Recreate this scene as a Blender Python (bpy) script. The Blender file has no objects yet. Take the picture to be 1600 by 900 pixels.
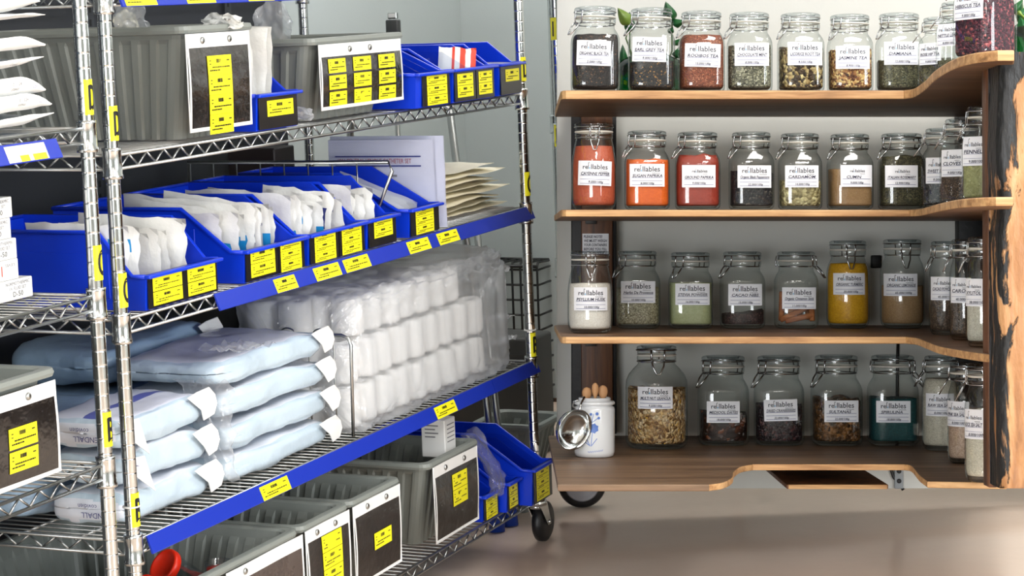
import bpy, bmesh, math, random
from mathutils import Vector, Matrix, noise
rnd = random.Random(11)
S = bpy.context.scene
COL = S.collection
PI = math.pi

# ------------------------------------------------------------------ camera
FPX, CY, PITCH, ROLL, CAMH = 3342.2, 328.9, .1027, .0370, 1.4159
cr, sr, cp, sp = math.cos(ROLL), math.sin(ROLL), math.cos(PITCH), math.sin(PITCH)
CAM = Vector((0, 0, CAMH))
RW = Vector((cr, -sr*sp, -sr*cp)); UW = Vector((sr, cr*sp, cr*cp)); FW = Vector((0, cp, -sp))
cam = bpy.data.cameras.new('camera'); camo = bpy.data.objects.new('camera', cam); COL.objects.link(camo)
m = Matrix.Identity(4)
for i, ax in enumerate((RW, UW, -FW)):
    for j in range(3): m[j][i] = ax[j]
m.translation = CAM
camo.matrix_world = m
cam.sensor_fit = 'HORIZONTAL'; cam.sensor_width = 36; cam.lens = FPX/1600*36
cam.shift_y = (CY-450)/1600; cam.clip_start = .05; cam.clip_end = 60
S.camera = camo

def ray(u, v):
    return RW*((u-800)/FPX) + UW*((CY-v)/FPX) + FW

class Frame:
    """a local frame (matrix) in which pixel rays are met with planes"""
    def __init__(s, M): s.M = M; s.I = M.inverted(); s.c = s.I @ CAM
    def hit(s, u, v, axis, val):
        d = s.I.to_3x3() @ ray(u, v); k = (val-s.c[axis])/d[axis]
        return s.c + d*k
YAW = .4051
FV = Vector((math.sin(YAW), math.cos(YAW), 0)); DV = Vector((-math.cos(YAW), math.sin(YAW), 0))
def basis(x, y, z, o):
    M = Matrix.Identity(4)
    for i, a in enumerate((x, y, z)):
        for j in range(3): M[j][i] = a[j]
    M.translation = o
    return M
RK = Frame(basis(FV, DV, Vector((0, 0, 1)), Vector((-.6867, 3.6843, 0))))      # the rack: x along its front, y into its depth
TAU = math.atan((390-CY)/FPX)
YJ = FW*math.cos(TAU) - UW*math.sin(TAU); ZJ = UW*math.cos(TAU) + FW*math.sin(TAU)
D0 = 4.9
JU = Frame(basis(RW, YJ, ZJ, CAM + YJ*D0))                                    # the leaning jar shelf: x along it, y towards its wall
WD = Frame(Matrix.Identity(4))
def T(x, y, z, rz=0): return Matrix.Translation((x, y, z)) @ Matrix.Rotation(rz, 4, 'Z')
def rkM(s, t, z, rz=0): return RK.M @ T(s, t, z, rz)
def juM(x, y, z, rz=0): return JU.M @ T(x, y, z, rz)
def rT(u, v, t=0.): p = RK.hit(u, v, 1, t); return p.x, p.z
def rS(u, v, s): p = RK.hit(u, v, 0, s); return p.y, p.z
def rZ(u, v, z): p = RK.hit(u, v, 2, z); return p.x, p.y
def jY(u, v, y): p = JU.hit(u, v, 1, y); return p.x, p.z
def jZ(u, v, z): p = JU.hit(u, v, 2, z); return p.x, p.y

# ------------------------------------------------------------------ objects
def tag(o, label=None, cat=None, group=None, kind=None):
    if label: o['label'] = label
    if cat: o['category'] = cat
    if group: o['group'] = group
    if kind: o['kind'] = kind
    return o
def thing(name, label, cat, M, group=None):
    o = bpy.data.objects.new(name, None); COL.objects.link(o)
    o.empty_display_size = .02
    o.matrix_world = M
    return tag(o, label, cat, group)
def dup(o, parent=None):
    c = o.copy(); COL.objects.link(c)
    if parent: c.parent = parent
    for ch in list(o.children): dup(ch, c)
    return c

_TXT = {}
def text2d(s, res=2, fat=0.):
    """outline faces of a line of text, cap height about .7, starting at x = 0"""
    if (s, res, fat) in _TXT: return _TXT[(s, res, fat)]
    cu = bpy.data.curves.new('txt', 'FONT'); cu.body = s; cu.resolution_u = res; cu.size = 1; cu.offset = fat
    o = bpy.data.objects.new('txt', cu); COL.objects.link(o)
    dg = bpy.context.evaluated_depsgraph_get()
    me = bpy.data.meshes.new_from_object(o.evaluated_get(dg))
    vs = [(v.co.x, v.co.y) for v in me.vertices]; fs = [tuple(p.vertices) for p in me.polygons]
    bpy.data.objects.remove(o); bpy.data.curves.remove(cu); bpy.data.meshes.remove(me)
    w0 = min([v[0] for v in vs] or [0]); w1 = max([v[0] for v in vs] or [1])
    vs = [(x-w0, y) for x, y in vs]
    _TXT[(s, res, fat)] = (vs, fs, w1-w0)
    return _TXT[(s, res, fat)]

class MB:
    def __init__(s): s.v = []; s.f = []; s.mi = []; s.sm = []
    def add(s, vs, fs, mi=0, smooth=False):
        b = len(s.v); s.v += [tuple(x) for x in vs]
        for f in fs:
            s.f.append(tuple(b+i for i in f)); s.mi.append(mi); s.sm.append(smooth)
        return b
    def box(s, x0, x1, y0, y1, z0, z1, mi=0):
        vs = [(x, y, z) for z in (z0, z1) for y in (y0, y1) for x in (x0, x1)]
        s.add(vs, [(0, 2, 3, 1), (4, 5, 7, 6), (0, 1, 5, 4), (2, 6, 7, 3), (0, 4, 6, 2), (1, 3, 7, 5)], mi)
    def rbox(s, x0, x1, y0, y1, z0, z1, r=.004, seg=2, mi=0):
        bm = bmesh.new(); bmesh.ops.create_cube(bm, size=1)
        for v in bm.verts:
            v.co = Vector(((x0+x1)/2+v.co.x*(x1-x0), (y0+y1)/2+v.co.y*(y1-y0), (z0+z1)/2+v.co.z*(z1-z0)))
        bmesh.ops.bevel(bm, geom=list(bm.edges), offset=r, segments=seg, profile=.5, affect='EDGES')
        s.bm(bm, mi, seg > 1)
    def bm(s, bm, mi=0, smooth=False):
        bm.verts.index_update()
        s.add([v.co[:] for v in bm.verts], [[v.index for v in f.verts] for f in bm.faces], mi, smooth); bm.free()
    def tube(s, pts, r, n=6, mi=0, closed=False, smooth=True):
        pts = [Vector(p) for p in pts]; k = len(pts)
        rs = r if isinstance(r, (list, tuple)) else [r]*k
        vs = []; prev = None
        for i, p in enumerate(pts):
            if closed: d = pts[(i+1) % k]-pts[i-1]
            else: d = pts[min(i+1, k-1)]-pts[max(i-1, 0)]
            d.normalize()
            if prev is None:
                a = Vector((0, 0, 1)) if abs(d.z) < .9 else Vector((1, 0, 0))
                nrm = d.cross(a).normalized()
            else:
                nrm = prev - d*prev.dot(d)
                nrm = nrm.normalized() if nrm.length > 1e-6 else d.orthogonal().normalized()
            prev = nrm; bi = d.cross(nrm)
            for j in range(n):
                a = 2*PI*j/n
                vs.append(p + (nrm*math.cos(a)+bi*math.sin(a))*rs[i])
        fs = []
        for i in range(k if closed else k-1):
            for j in range(n):
                a, b = i*n+j, i*n+(j+1) % n
                c, d = ((i+1) % k)*n+(j+1) % n, ((i+1) % k)*n+j
                fs.append((a, b, c, d))
        if not closed: fs += [tuple(range(n))[::-1], tuple(range((k-1)*n, k*n))]
        s.add(vs, fs, mi, smooth)
    def lathe(s, prof, n=24, mi=0, o=(0, 0, 0), smooth=True, cap0=True, cap1=True, M=None):
        vs = []; k = len(prof)
        for r, z in prof:
            for j in range(n):
                a = 2*PI*j/n; p = Vector((r*math.cos(a), r*math.sin(a), z))
                if M: p = M @ p
                vs.append((p.x+o[0], p.y+o[1], p.z+o[2]))
        fs = [(i*n+j, i*n+(j+1) % n, (i+1)*n+(j+1) % n, (i+1)*n+j) for i in range(k-1) for j in range(n)]
        if cap0: fs.append(tuple(range(n))[::-1])
        if cap1: fs.append(tuple(range((k-1)*n, k*n)))
        s.add(vs, fs, mi, smooth)
    def grid(s, fn, nu, nv, mi=0, smooth=True, cu=False, mfn=None):
        vs = [fn(i/nu, j/nv) for j in range(nv+1) for i in range(nu if cu else nu+1)]
        w = nu if cu else nu+1
        b = len(s.v); s.v += [tuple(x) for x in vs]
        for j in range(nv):
            for i in range(nu):
                i2 = (i+1) % w
                s.f.append((b+j*w+i, b+j*w+i2, b+(j+1)*w+i2, b+(j+1)*w+i))
                s.mi.append(mfn((i+.5)/nu, (j+.5)/nv) if mfn else mi); s.sm.append(smooth)
    def prism(s, poly, fn, a, b, mi=0):
        """poly 2-D outline swept from a to b: fn(px, py, h) -> point"""
        n = len(poly)
        vs = [fn(x, y, a) for x, y in poly] + [fn(x, y, b) for x, y in poly]
        fs = [tuple(range(n))[::-1], tuple(range(n, 2*n))] + [(i, (i+1) % n, n+(i+1) % n, n+i) for i in range(n)]
        s.add(vs, fs, mi)
    def text(s, st, fn, mi, width=None, height=None, shear=0., at=(0, 0), align='L', res=2, fat=0.):
        vs, fs, w = text2d(st, res, fat)
        if height: sy = height/.7
        else: sy = width/max(w, .01)
        sx = sy if not (width and height) else width/max(w, .01)
        ox = at[0] - (w*sx/2 if align == 'C' else 0)
        s.add([fn(ox+(x+shear*y)*sx, at[1]+y*sy) for x, y in vs], fs, mi)
        return w*sx
    def ribbon(s, pts, w, fn, mi):
        """a pen stroke in 2-D"""
        vs = []; k = len(pts)
        for i, p in enumerate(pts):
            a, b = pts[max(i-1, 0)], pts[min(i+1, k-1)]
            dx, dy = b[0]-a[0], b[1]-a[1]; l = math.hypot(dx, dy) or 1
            vs.append(fn(p[0]-dy/l*w/2, p[1]+dx/l*w/2)); vs.append(fn(p[0]+dy/l*w/2, p[1]-dx/l*w/2))
        s.add(vs, [(2*i, 2*i+1, 2*i+3, 2*i+2) for i in range(k-1)], mi)
    def build(s, name, mats, parent=None, M=None):
        me = bpy.data.meshes.new(name); me.from_pydata(s.v, [], s.f)
        if not isinstance(mats, (list, tuple)): mats = [mats]
        for x in mats: me.materials.append(x)
        me.polygons.foreach_set('material_index', s.mi); me.polygons.foreach_set('use_smooth', s.sm)
        me.update()
        o = bpy.data.objects.new(name, me); COL.objects.link(o)
        if parent: o.parent = parent
        if M is not None:
            if parent: o.matrix_basis = M
            else: o.matrix_world = M
        return o
def fixn(o):
    bm = bmesh.new(); bm.from_mesh(o.data); bmesh.ops.recalc_face_normals(bm, faces=bm.faces); bm.to_mesh(o.data); bm.free(); return o
def nz(p, sc=1., seed=0.): return noise.noise(Vector(p)*sc + Vector((seed*7.3, seed*3.1, seed*1.7)))

# ------------------------------------------------------------------ materials
def _new(name):
    mt = bpy.data.materials.new(name); mt.use_nodes = True
    nt = mt.node_tree; nt.nodes.clear()
    out = nt.nodes.new('ShaderNodeOutputMaterial')
    return mt, nt, out
def srgb(r, g, b):
    f = lambda c: (c/255/12.92) if c/255 <= .04045 else ((c/255+.055)/1.055)**2.4
    return (f(r), f(g), f(b), 1)
def N(nt, t, **k):
    n = nt.nodes.new(t)
    for a, b in k.items():
        if a.startswith('_'): setattr(n, a[1:], b)
        else: n.inputs[a.replace('__', ' ')].default_value = b
    return n
def coords(nt, scale=(1, 1, 1)):
    tc = N(nt, 'ShaderNodeTexCoord'); mp = N(nt, 'ShaderNodeMapping'); mp.inputs['Scale'].default_value = scale
    nt.links.new(tc.outputs['Object'], mp.inputs['Vector']); return mp.outputs['Vector']
def mat(name, rgb, rough=.5, metal=0., var=0., vscale=8., bump=0., bscale=40., spec=.5, coat=0., stretch=(1, 1, 1), emit=0., trans=0.):
    mt, nt, out = _new(name); L = nt.links.new
    p = N(nt, 'ShaderNodeBsdfPrincipled'); L(p.outputs[0], out.inputs[0])
    c = srgb(*rgb); p.inputs['Base Color'].default_value = c
    p.inputs['Roughness'].default_value = rough; p.inputs['Metallic'].default_value = metal
    p.inputs['Specular IOR Level'].default_value = spec; p.inputs['Coat Weight'].default_value = coat; p.inputs['Coat Roughness'].default_value = .12
    if trans: p.inputs['Transmission Weight'].default_value = trans
    if var or bump: vec = coords(nt, stretch)
    if var:
        nn = N(nt, 'ShaderNodeTexNoise', Scale=vscale, Detail=5.); L(vec, nn.inputs['Vector'])
        mx = N(nt, 'ShaderNodeMix', _data_type='RGBA', _blend_type='MULTIPLY'); mx.inputs[0].default_value = 1
        mr = N(nt, 'ShaderNodeMapRange'); mr.inputs[1].default_value = .3; mr.inputs[2].default_value = .7; mr.inputs[3].default_value = 1-var; mr.inputs[4].default_value = 1
        L(nn.outputs[0], mr.inputs[0]); mx.inputs[6].default_value = c; L(mr.outputs[0], mx.inputs[7]); L(mx.outputs[2], p.inputs['Base Color'])
    if bump:
        nb = N(nt, 'ShaderNodeTexNoise', Scale=bscale, Detail=4.); L(vec, nb.inputs['Vector'])
        bp = N(nt, 'ShaderNodeBump', Strength=bump, Distance=.01); L(nb.outputs[0], bp.inputs['Height']); L(bp.outputs[0], p.inputs['Normal'])
    return mt
def glass_mat(name, tint=(235, 242, 240), edge=(120, 135, 130), ior=1.45, rough=.02, bump=0., white=0., bscale=30.):
    """thin-walled clear sheet: what is behind shows through, the rim reflects and darkens as glass seen edge on"""
    mt, nt, out = _new(name); L = nt.links.new
    lw = N(nt, 'ShaderNodeLayerWeight', Blend=.28)
    mx = N(nt, 'ShaderNodeMix', _data_type='RGBA'); mx.inputs[6].default_value = srgb(*tint); mx.inputs[7].default_value = srgb(*edge)
    pw = N(nt, 'ShaderNodeMath', _operation='POWER'); pw.inputs[1].default_value = 2.2
    L(lw.outputs['Facing'], pw.inputs[0]); L(pw.outputs[0], mx.inputs[0])
    tr = N(nt, 'ShaderNodeBsdfTransparent'); L(mx.outputs[2], tr.inputs[0])
    gl = N(nt, 'ShaderNodeBsdfGlossy', Roughness=rough)
    l2 = N(nt, 'ShaderNodeLayerWeight', Blend=.5); p5 = N(nt, 'ShaderNodeMath', _operation='POWER'); p5.inputs[1].default_value = 5.; L(l2.outputs['Facing'], p5.inputs[0])
    fr = N(nt, 'ShaderNodeMath', _operation='MULTIPLY_ADD'); fr.inputs[1].default_value = .5; fr.inputs[2].default_value = 2*((ior-1)/(ior+1))**2; L(p5.outputs[0], fr.inputs[0]); ms = N(nt, 'ShaderNodeMixShader')
    L(fr.outputs[0], ms.inputs[0]); L(tr.outputs[0], ms.inputs[1]); L(gl.outputs[0], ms.inputs[2])
    last = ms
    if white:
        df = N(nt, 'ShaderNodeBsdfDiffuse'); df.inputs[0].default_value = (.85, .87, .9, 1)
        tl = N(nt, 'ShaderNodeBsdfTranslucent'); tl.inputs[0].default_value = (.85, .87, .9, 1)
        ad = N(nt, 'ShaderNodeMixShader'); ad.inputs[0].default_value = .4; L(df.outputs[0], ad.inputs[1]); L(tl.outputs[0], ad.inputs[2])
        m2 = N(nt, 'ShaderNodeMixShader'); m2.inputs[0].default_value = white; L(ms.outputs[0], m2.inputs[1]); L(ad.outputs[0], m2.inputs[2]); last = m2
    if bump:
        vec = coords(nt); nb = N(nt, 'ShaderNodeTexNoise', Scale=bscale, Detail=3.); L(vec, nb.inputs['Vector'])
        bp = N(nt, 'ShaderNodeBump', Strength=bump, Distance=.02); L(nb.outputs[0], bp.inputs['Height']); L(bp.outputs[0], gl.inputs['Normal'])
    L(last.outputs[0], out.inputs[0])
    return mt
def ramp(nt, stops):
    r = N(nt, 'ShaderNodeValToRGB'); e = r.color_ramp.elements
    while len(e) > 1: e.remove(e[-1])
    e[0].position = stops[0][0]; e[0].color = srgb(*stops[0][1])
    for p, c in stops[1:]:
        k = e.new(p); k.color = srgb(*c)
    return r
def wood_mat(name, stops, axis=0, sc=1., rough=.5, bump=.15):
    mt, nt, out = _new(name); L = nt.links.new
    st = [14*sc]*3; st[axis] = 1.1*sc
    vec = coords(nt, st)
    n1 = N(nt, 'ShaderNodeTexNoise', Scale=1.6, Detail=6., Distortion=1.2); L(vec, n1.inputs['Vector'])
    n2 = N(nt, 'ShaderNodeTexNoise', Scale=9., Detail=4.); L(vec, n2.inputs['Vector'])
    ad = N(nt, 'ShaderNodeMath', _operation='MULTIPLY_ADD'); ad.inputs[1].default_value = .35; L(n2.outputs[0], ad.inputs[0])
    s1 = N(nt, 'ShaderNodeMath', _operation='MULTIPLY'); s1.inputs[1].default_value = .7; L(n1.outputs[0], s1.inputs[0]); L(s1.outputs[0], ad.inputs[2])
    r = ramp(nt, stops); L(ad.outputs[0], r.inputs[0])
    p = N(nt, 'ShaderNodeBsdfPrincipled', Roughness=rough); L(r.outputs[0], p.inputs['Base Color'])
    bp = N(nt, 'ShaderNodeBump', Strength=bump, Distance=.004); L(n1.outputs[0], bp.inputs['Height']); L(bp.outputs[0], p.inputs['Normal'])
    L(p.outputs[0], out.inputs[0]); return mt
def grain_mat(name, stops, scale=200., bump=.6, rough=.7, dist=.004):
    """small pieces: every cell of the pattern takes a colour of its own"""
    mt, nt, out = _new(name); L = nt.links.new
    vec = coords(nt)
    nn = N(nt, 'ShaderNodeTexNoise', Scale=scale*.6); L(vec, nn.inputs['Vector'])
    va = N(nt, 'ShaderNodeVectorMath', _operation='MULTIPLY_ADD'); va.inputs[1].default_value = (1.2/scale,)*3
    L(nn.outputs[1], va.inputs[0]); L(vec, va.inputs[2])
    vo = N(nt, 'ShaderNodeTexVoronoi', Scale=scale); L(va.outputs[0], vo.inputs['Vector'])
    sx = N(nt, 'ShaderNodeSeparateColor'); L(vo.outputs['Color'], sx.inputs[0])
    r = ramp(nt, stops); r.color_ramp.interpolation = 'LINEAR'; L(sx.outputs[0], r.inputs[0])
    p = N(nt, 'ShaderNodeBsdfPrincipled', Roughness=rough); L(r.outputs[0], p.inputs['Base Color'])
    bp = N(nt, 'ShaderNodeBump', Strength=bump, Distance=dist); bp.invert = True; L(vo.outputs['Distance'], bp.inputs['Height']); L(bp.outputs[0], p.inputs['Normal'])
    L(p.outputs[0], out.inputs[0]); return mt

chrome = mat('chrome', (205, 208, 208), .14, 1.)
steel = mat('dull_steel', (170, 172, 170), .3, 1.)
wire_steel = mat('zinc_wire', (165, 168, 168), .28, 1.)
blue_pl = mat('blue_plastic', (10, 56, 208), .3, var=.06, vscale=6)
blue_strip = mat('blue_strip_plastic', (22, 48, 165), .4)
grey_pl = mat('grey_plastic', (130, 135, 130), .5, var=.08, vscale=5, bump=.04, bscale=90)
dgrey_pl = mat('dark_grey_plastic', (62, 64, 64), .5)
yellow = mat('yellow_label', (240, 232, 30), .45)
black = mat('black_print', (14, 14, 14), .5)
card_black = mat('black_card', (22, 20, 20), .35, coat=.3)
sleeve_black = mat('sleeve_black', (30, 27, 26), .16, bump=1., bscale=13, coat=.9)
white_sheet = mat('white_sheet', (226, 226, 224), .5)
white_paper = mat('white_paper', (236, 236, 232), .6, bump=.12, bscale=60)
white_card = mat('white_card', (228, 228, 226), .5)
cream = mat('cream_paper', (240, 233, 208), .65, bump=.15, bscale=40)
film = glass_mat('clear_film', (250, 251, 252), (222, 226, 232), 1.65, .09, 1.0, .27, 30.)
milky = glass_mat('milky_film', (248, 250, 252), (226, 230, 235), 1.35, .12, .6, .62, 24.)
film_thin = glass_mat('thin_film', (248, 250, 252), (220, 226, 232), 1.35, .08, .8, .08, 40.)
clear_pl = glass_mat('clear_plastic', (244, 247, 250), (205, 214, 224), 1.45, .05)
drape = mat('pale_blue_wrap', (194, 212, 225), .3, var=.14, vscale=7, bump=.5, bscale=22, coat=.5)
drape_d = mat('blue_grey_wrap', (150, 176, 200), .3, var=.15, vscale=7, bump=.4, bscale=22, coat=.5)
drape_top = mat('printed_wrap', (226, 230, 240), .35, var=.14, vscale=5, bump=.3, bscale=18, coat=.4)
violet = mat('violet_print', (92, 100, 165), .4)
navy = mat('navy_print', (40, 48, 120), .5)
cyan_p = mat('cyan_print', (20, 140, 205), .4)
red_p = mat('red_print', (222, 60, 30), .5)
rust = mat('dull_red_print', (150, 50, 60), .5)
grey_ink = mat('grey_ink', (120, 120, 126), .6)
roll_w = mat('white_gauze', (240, 239, 236), .8, bump=.15, bscale=80)
rubber = mat('black_rubber', (22, 22, 24), .45)
wire_black = mat('black_wire', (16, 16, 17), .4)
blue_rub = mat('blue_rubber', (20, 62, 165), .5)
red_cap = mat('red_plastic', (225, 45, 20), .35)
# ================================================================== wire racks
ZB = [rT(320, -3, -.02)[1]+.02, 1.1587, .8712, .4777, .1381]
RL, RD = 1.83, .61
def post(parent, x, y, z0, z1):
    b = MB(); prof = [(.0127, z0)]; z = z0+.012
    while z < z1-.03:
        prof += [(.0127, z-.0012), (.0127, z), (.0121, z+.0007), (.0121, z+.0016), (.0127, z+.0023), (.0127, z+.0035)]; z += .0254
    prof.append((.0127, z1)); b.lathe(prof, 16, 0, (x, y, 0))
    return b.build('post', chrome, parent)
def wire_shelf(parent, x0, x1, y0, y1, z, posts):
    b = MB(); L = x1-x0; dz = .0262
    k = int(L/.0262)
    for i in range(1, k):
        x = x0+L*i/k; b.tube([(x, y0, z-.003), (x, y1, z-.003)], .0016, 4)
    for q in range(1, 5):
        y = y0+(y1-y0)*q/5; b.tube([(x0, y, z-.0062), (x1, y, z-.0062)], .0024, 5)
    def truss(p, q):
        p, q = Vector(p), Vector(q); d = q-p
        for zz in (z-.002, z-dz): b.tube([p+Vector((0, 0, zz)), q+Vector((0, 0, zz))], .0032, 6)
        n = max(2, int(d.length/.0285)); pts = []
        for i in range(n+1):
            pts.append(p+d*(.012+(d.length-.024)*i/n)/d.length+Vector((0, 0, (z-.004) if i % 2 else (z-dz+.002))))
        for i in range(n): b.tube([pts[i], pts[i+1]], .0021, 5)
    e = .012
    truss((x0+e, y0, 0), (x1-e, y0, 0)); truss((x0+e, y1, 0), (x1-e, y1, 0)); truss((x0, y0+e, 0), (x0, y1-e, 0)); truss((x1, y0+e, 0), (x1, y1-e, 0))
    o = b.build('wire_shelf', wire_steel, parent)
    for px, py in posts:
        c = MB()
        c.lathe([(.0133, z-.042), (.0185, z-.042), (.0185, z-.036), (.0172, z-.034), (.0165, z+.004), (.0172, z+.006), (.0172, z+.012), (.0133, z+.012)], 18, 0, (px, py, 0))
        c.build('collar', chrome, o)
    return o
def sticker(mb, fn, w, h, seed, my=0, mk=1, e=.0004):
    """yellow stock label: small bar code and lines of print; fn(x, z, off) -> point"""
    r = random.Random(seed)
    q = lambda x0, x1, z0, z1, m, o: mb.add([fn(x0, z0, o), fn(x1, z0, o), fn(x1, z1, o), fn(x0, z1, o)], [(0, 1, 2, 3)], m)
    q(0, w, 0, h, my, 0)
    bx = w*.36; n = 9
    for i in range(n):
        a = bx+w*.22*i/n; q(a, a+w*.22/n*r.uniform(.55, .95), h*.62, h*.82, mk, e)
    q(w*.80, w*.91, h*.70, h*.76, mk, e); q(w*.08, w*.15, h*.72, h*.77, mk, e); q(w*.08, w*.14, h*.55, h*.6, mk, e)
    for zz in (.36, .2):
        x = w*.08 if zz == .2 else w*.18
        while x < w*.88:
            l = w*r.uniform(.02, .07); q(x, min(x+l, w*.93), h*zz, h*(zz+.075), mk, e); x += l+w*.014
            if zz == .2 and x > w*.5: break
rack = thing('wire_rack', 'tall chrome wire shelving rack with five loaded shelves of blue bins and grey totes', 'shelving rack', rkM(0, 0, 0))
PB = [(0, 0), (RL, 0), (RL, RD), (0, RD)]
for i, (px, py) in enumerate(PB): post(rack, px, py, .13, 1.9)
for z in ZB: wire_shelf(rack, 0, RL, 0, RD, z, PB)
def caster(parent, px, py, dx=.04):
    sg_ = 1 if dx > 0 else -1
    b = MB()
    b.lathe([(.008, .13), (.012, .13), (.012, .105)], 12, 0, (px, py, 0))
    b.lathe([(.012, .128), (.024, .126), (.028, .112), (.026, .104), (.012, .102)], 20, 0, (px, py, 0))
    for sgn in (-1, 1):
        b.prism([(-.022, .108), (.026, .108), (.052, .045), (.03, .045)], lambda x, z, h: (px+x*sg_, py+h, z), sgn*.0175-.0015, sgn*.0175+.0015)
    b.tube([(px+dx, py-.021, .052), (px+dx, py+.021, .052)], .006, 8)
    o = b.build('caster', chrome, parent)
    w = MB(); w.lathe([(.02, -.013), (.046, -.013), (.0515, -.009), (.0525, 0), (.0515, .009), (.046, .013), (.02, .013)], 32, 0, (px+dx, py, .0525), M=Matrix.Rotation(PI/2, 3, 'X'))
    w.build('wheel', rubber, o)
    return o
for px, py in PB: caster(rack, px, py)
def strip(parent, x0, x1, z, stickers, seed):
    b = MB()
    b.prism([(-.006, .001), (-.0085, .001), (-.0205, -.029), (-.020, -.0305), (-.0165, -.0305), (-.008, -.006)], lambda t, zz, h: (h, t, z+zz), x0, x1)
    o = b.build('label_strip', blue_strip, parent)
    nrm = Vector((0, -.03, .012)).normalized()
    for k, (a, w) in enumerate(stickers):
        s = MB()
        sticker(s, lambda x, zz, off: (a+x, -.0086-.012*(1-zz/.03)-off-.0004, z+.001-.030*(1-zz/.03)), w, .026, seed+k)
        s.build('price_label', [yellow, black], o)
    return o
strip(rack, .03, RL+.01, ZB[0], [(.04, .10), (.24, .1), (.46, .1)], 10)
strip(rack, .30, RL+.012, ZB[2], [(.517, .085), (.68, .11), (.81, .115), (1.115, .112), (1.272, .112)], 20)
o = strip(rack, .03, 1.555, ZB[3], [(.424, .11), (1.222, .11)], 30); strip(rack, 1.558, RL+.012, ZB[3], [], 40)
def level_tag(parent, px, py, z, letter):
    """card wrapped round the post, starting on the side that faces the room"""
    b = MB(); w, h, R = .034, .060, .0139
    c = RK.I @ CAM - Vector((px + (AX0 if parent.name.endswith('1') else 0), py, 0)); ph0 = math.atan2(c.y, c.x)-.05
    fn = lambda a, zz, o=0.: (px+(R+o)*math.cos(ph0+a/R), py+(R+o)*math.sin(ph0+a/R), z+zz)
    b.grid(lambda u, v: fn(u*w, (v-.5)*h), 20, 1, 0)
    b.grid(lambda u, v: fn(u*w, (v-.5)*h, -.0006), 20, 1, 0)
    vs, fs, tw = text2d(letter, 4); sx, sy = .015/tw, .042/.7
    for dx, dy in ((0, 0), (.0012, 0), (-.0012, 0), (0, .0012), (0, -.0012)):
        b.add([fn(.0085+x*sx+dx, -.021+y*sy+dy, .0005) for x, y in vs], fs, 1)
    return b.build('level_tag', [yellow, black], parent)
AX0 = -.0712
def tagpx(parent, px, py, u, v, letter):
    level_tag(parent, px, py, RK.hit(u, v, 1, py-.013).z, letter)
tagpx(rack, 0, 0, 178, 193, 'D'); tagpx(rack, 0, 0, 190, 455, 'C'); tagpx(rack, 0, 0, 207, 800, 'B')
tagpx(rack, RL, 0, 818, 108, 'D'); tagpx(rack, RL, 0, 824, 288, 'C'); tagpx(rack, RL, 0, 832, 540, 'B')
b = MB()
zt = RK.hit(203, 792, 1, 0).z
b.tube([(.0145*math.cos(a), .0145*math.sin(a), zt) for a in [2*PI*i/16 for i in range(16)]], .0016, 6, 0, True); b.build('cable_tie', white_card, rack); b = MB()
zt = RK.hit(824, 517, 1, 0).z
b.tube([(RL+.0145*math.cos(a), .0145*math.sin(a), zt) for a in [2*PI*i/16 for i in range(16)]], .0018, 6, 0, True)
b.tube([(RL-.014, -.004, zt), (RL-.04, -.01, zt+.001)], .0018, 6)
b.build('cable_tie', white_card, rack)

# the nearer rack
AX = -.0712; ZA = [1.2113, .9254, .6329]
rack2 = thing('wire_rack', 'nearer chrome wire rack cut by the frame edge, with pouches, boxes and a grey bin', 'shelving rack', rkM(AX, 0, 0))
AL = .92
PA = [(0, 0), (-AL, 0), (-AL, RD), (0, RD)]
for px, py in PA: post(rack2, px, py, .13, 1.9)
for z in ZA + [.2, ZB[0]+.08]: wire_shelf(rack2, -AL, 0, 0, RD, z, PA)
for px, py in PA: caster(rack2, px, py, -.04)
def tagA(u, v, letter): level_tag(rack2, 0, 0, RK.hit(u, v, 1, -.013).z, letter)
tagA(139, 152, 'D'); tagA(150, 412, 'C'); tagA(168, 672, 'B')
x1 = rT(98, 240, -.02)[0]-AX
o = strip(rack2, -AL+.02, x1, ZA[0]-.012, [], 50)
x0 = rT(14, 240, -.02)[0]-AX; xx = rT(77, 240, -.02)[0]-AX
s = MB(); b = ZA[0]-.012
sfn = lambda x, zz, off: (x0+x, -.0086-.012*(1-zz/.03)-off-.0004, b+.001-.030*(1-zz/.03))
s.add([sfn(0, .001, 0), sfn(xx-x0, .001, 0), sfn(xx-x0, .027, 0), sfn(0, .027, 0)], [(0, 1, 2, 3)], 0)
for q, w in ((.3, .22), (.62, .34)):
    a = q*(xx-x0); ww = w*(xx-x0)
    s.add([sfn(a, .001, .0004), sfn(a+ww, .001, .0004), sfn(a+ww, .011, .0004), sfn(a, .011, .0004)], [(0, 1, 2, 3)], 1)
s.build('paper_label', [white_sheet, yellow], o)
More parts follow.
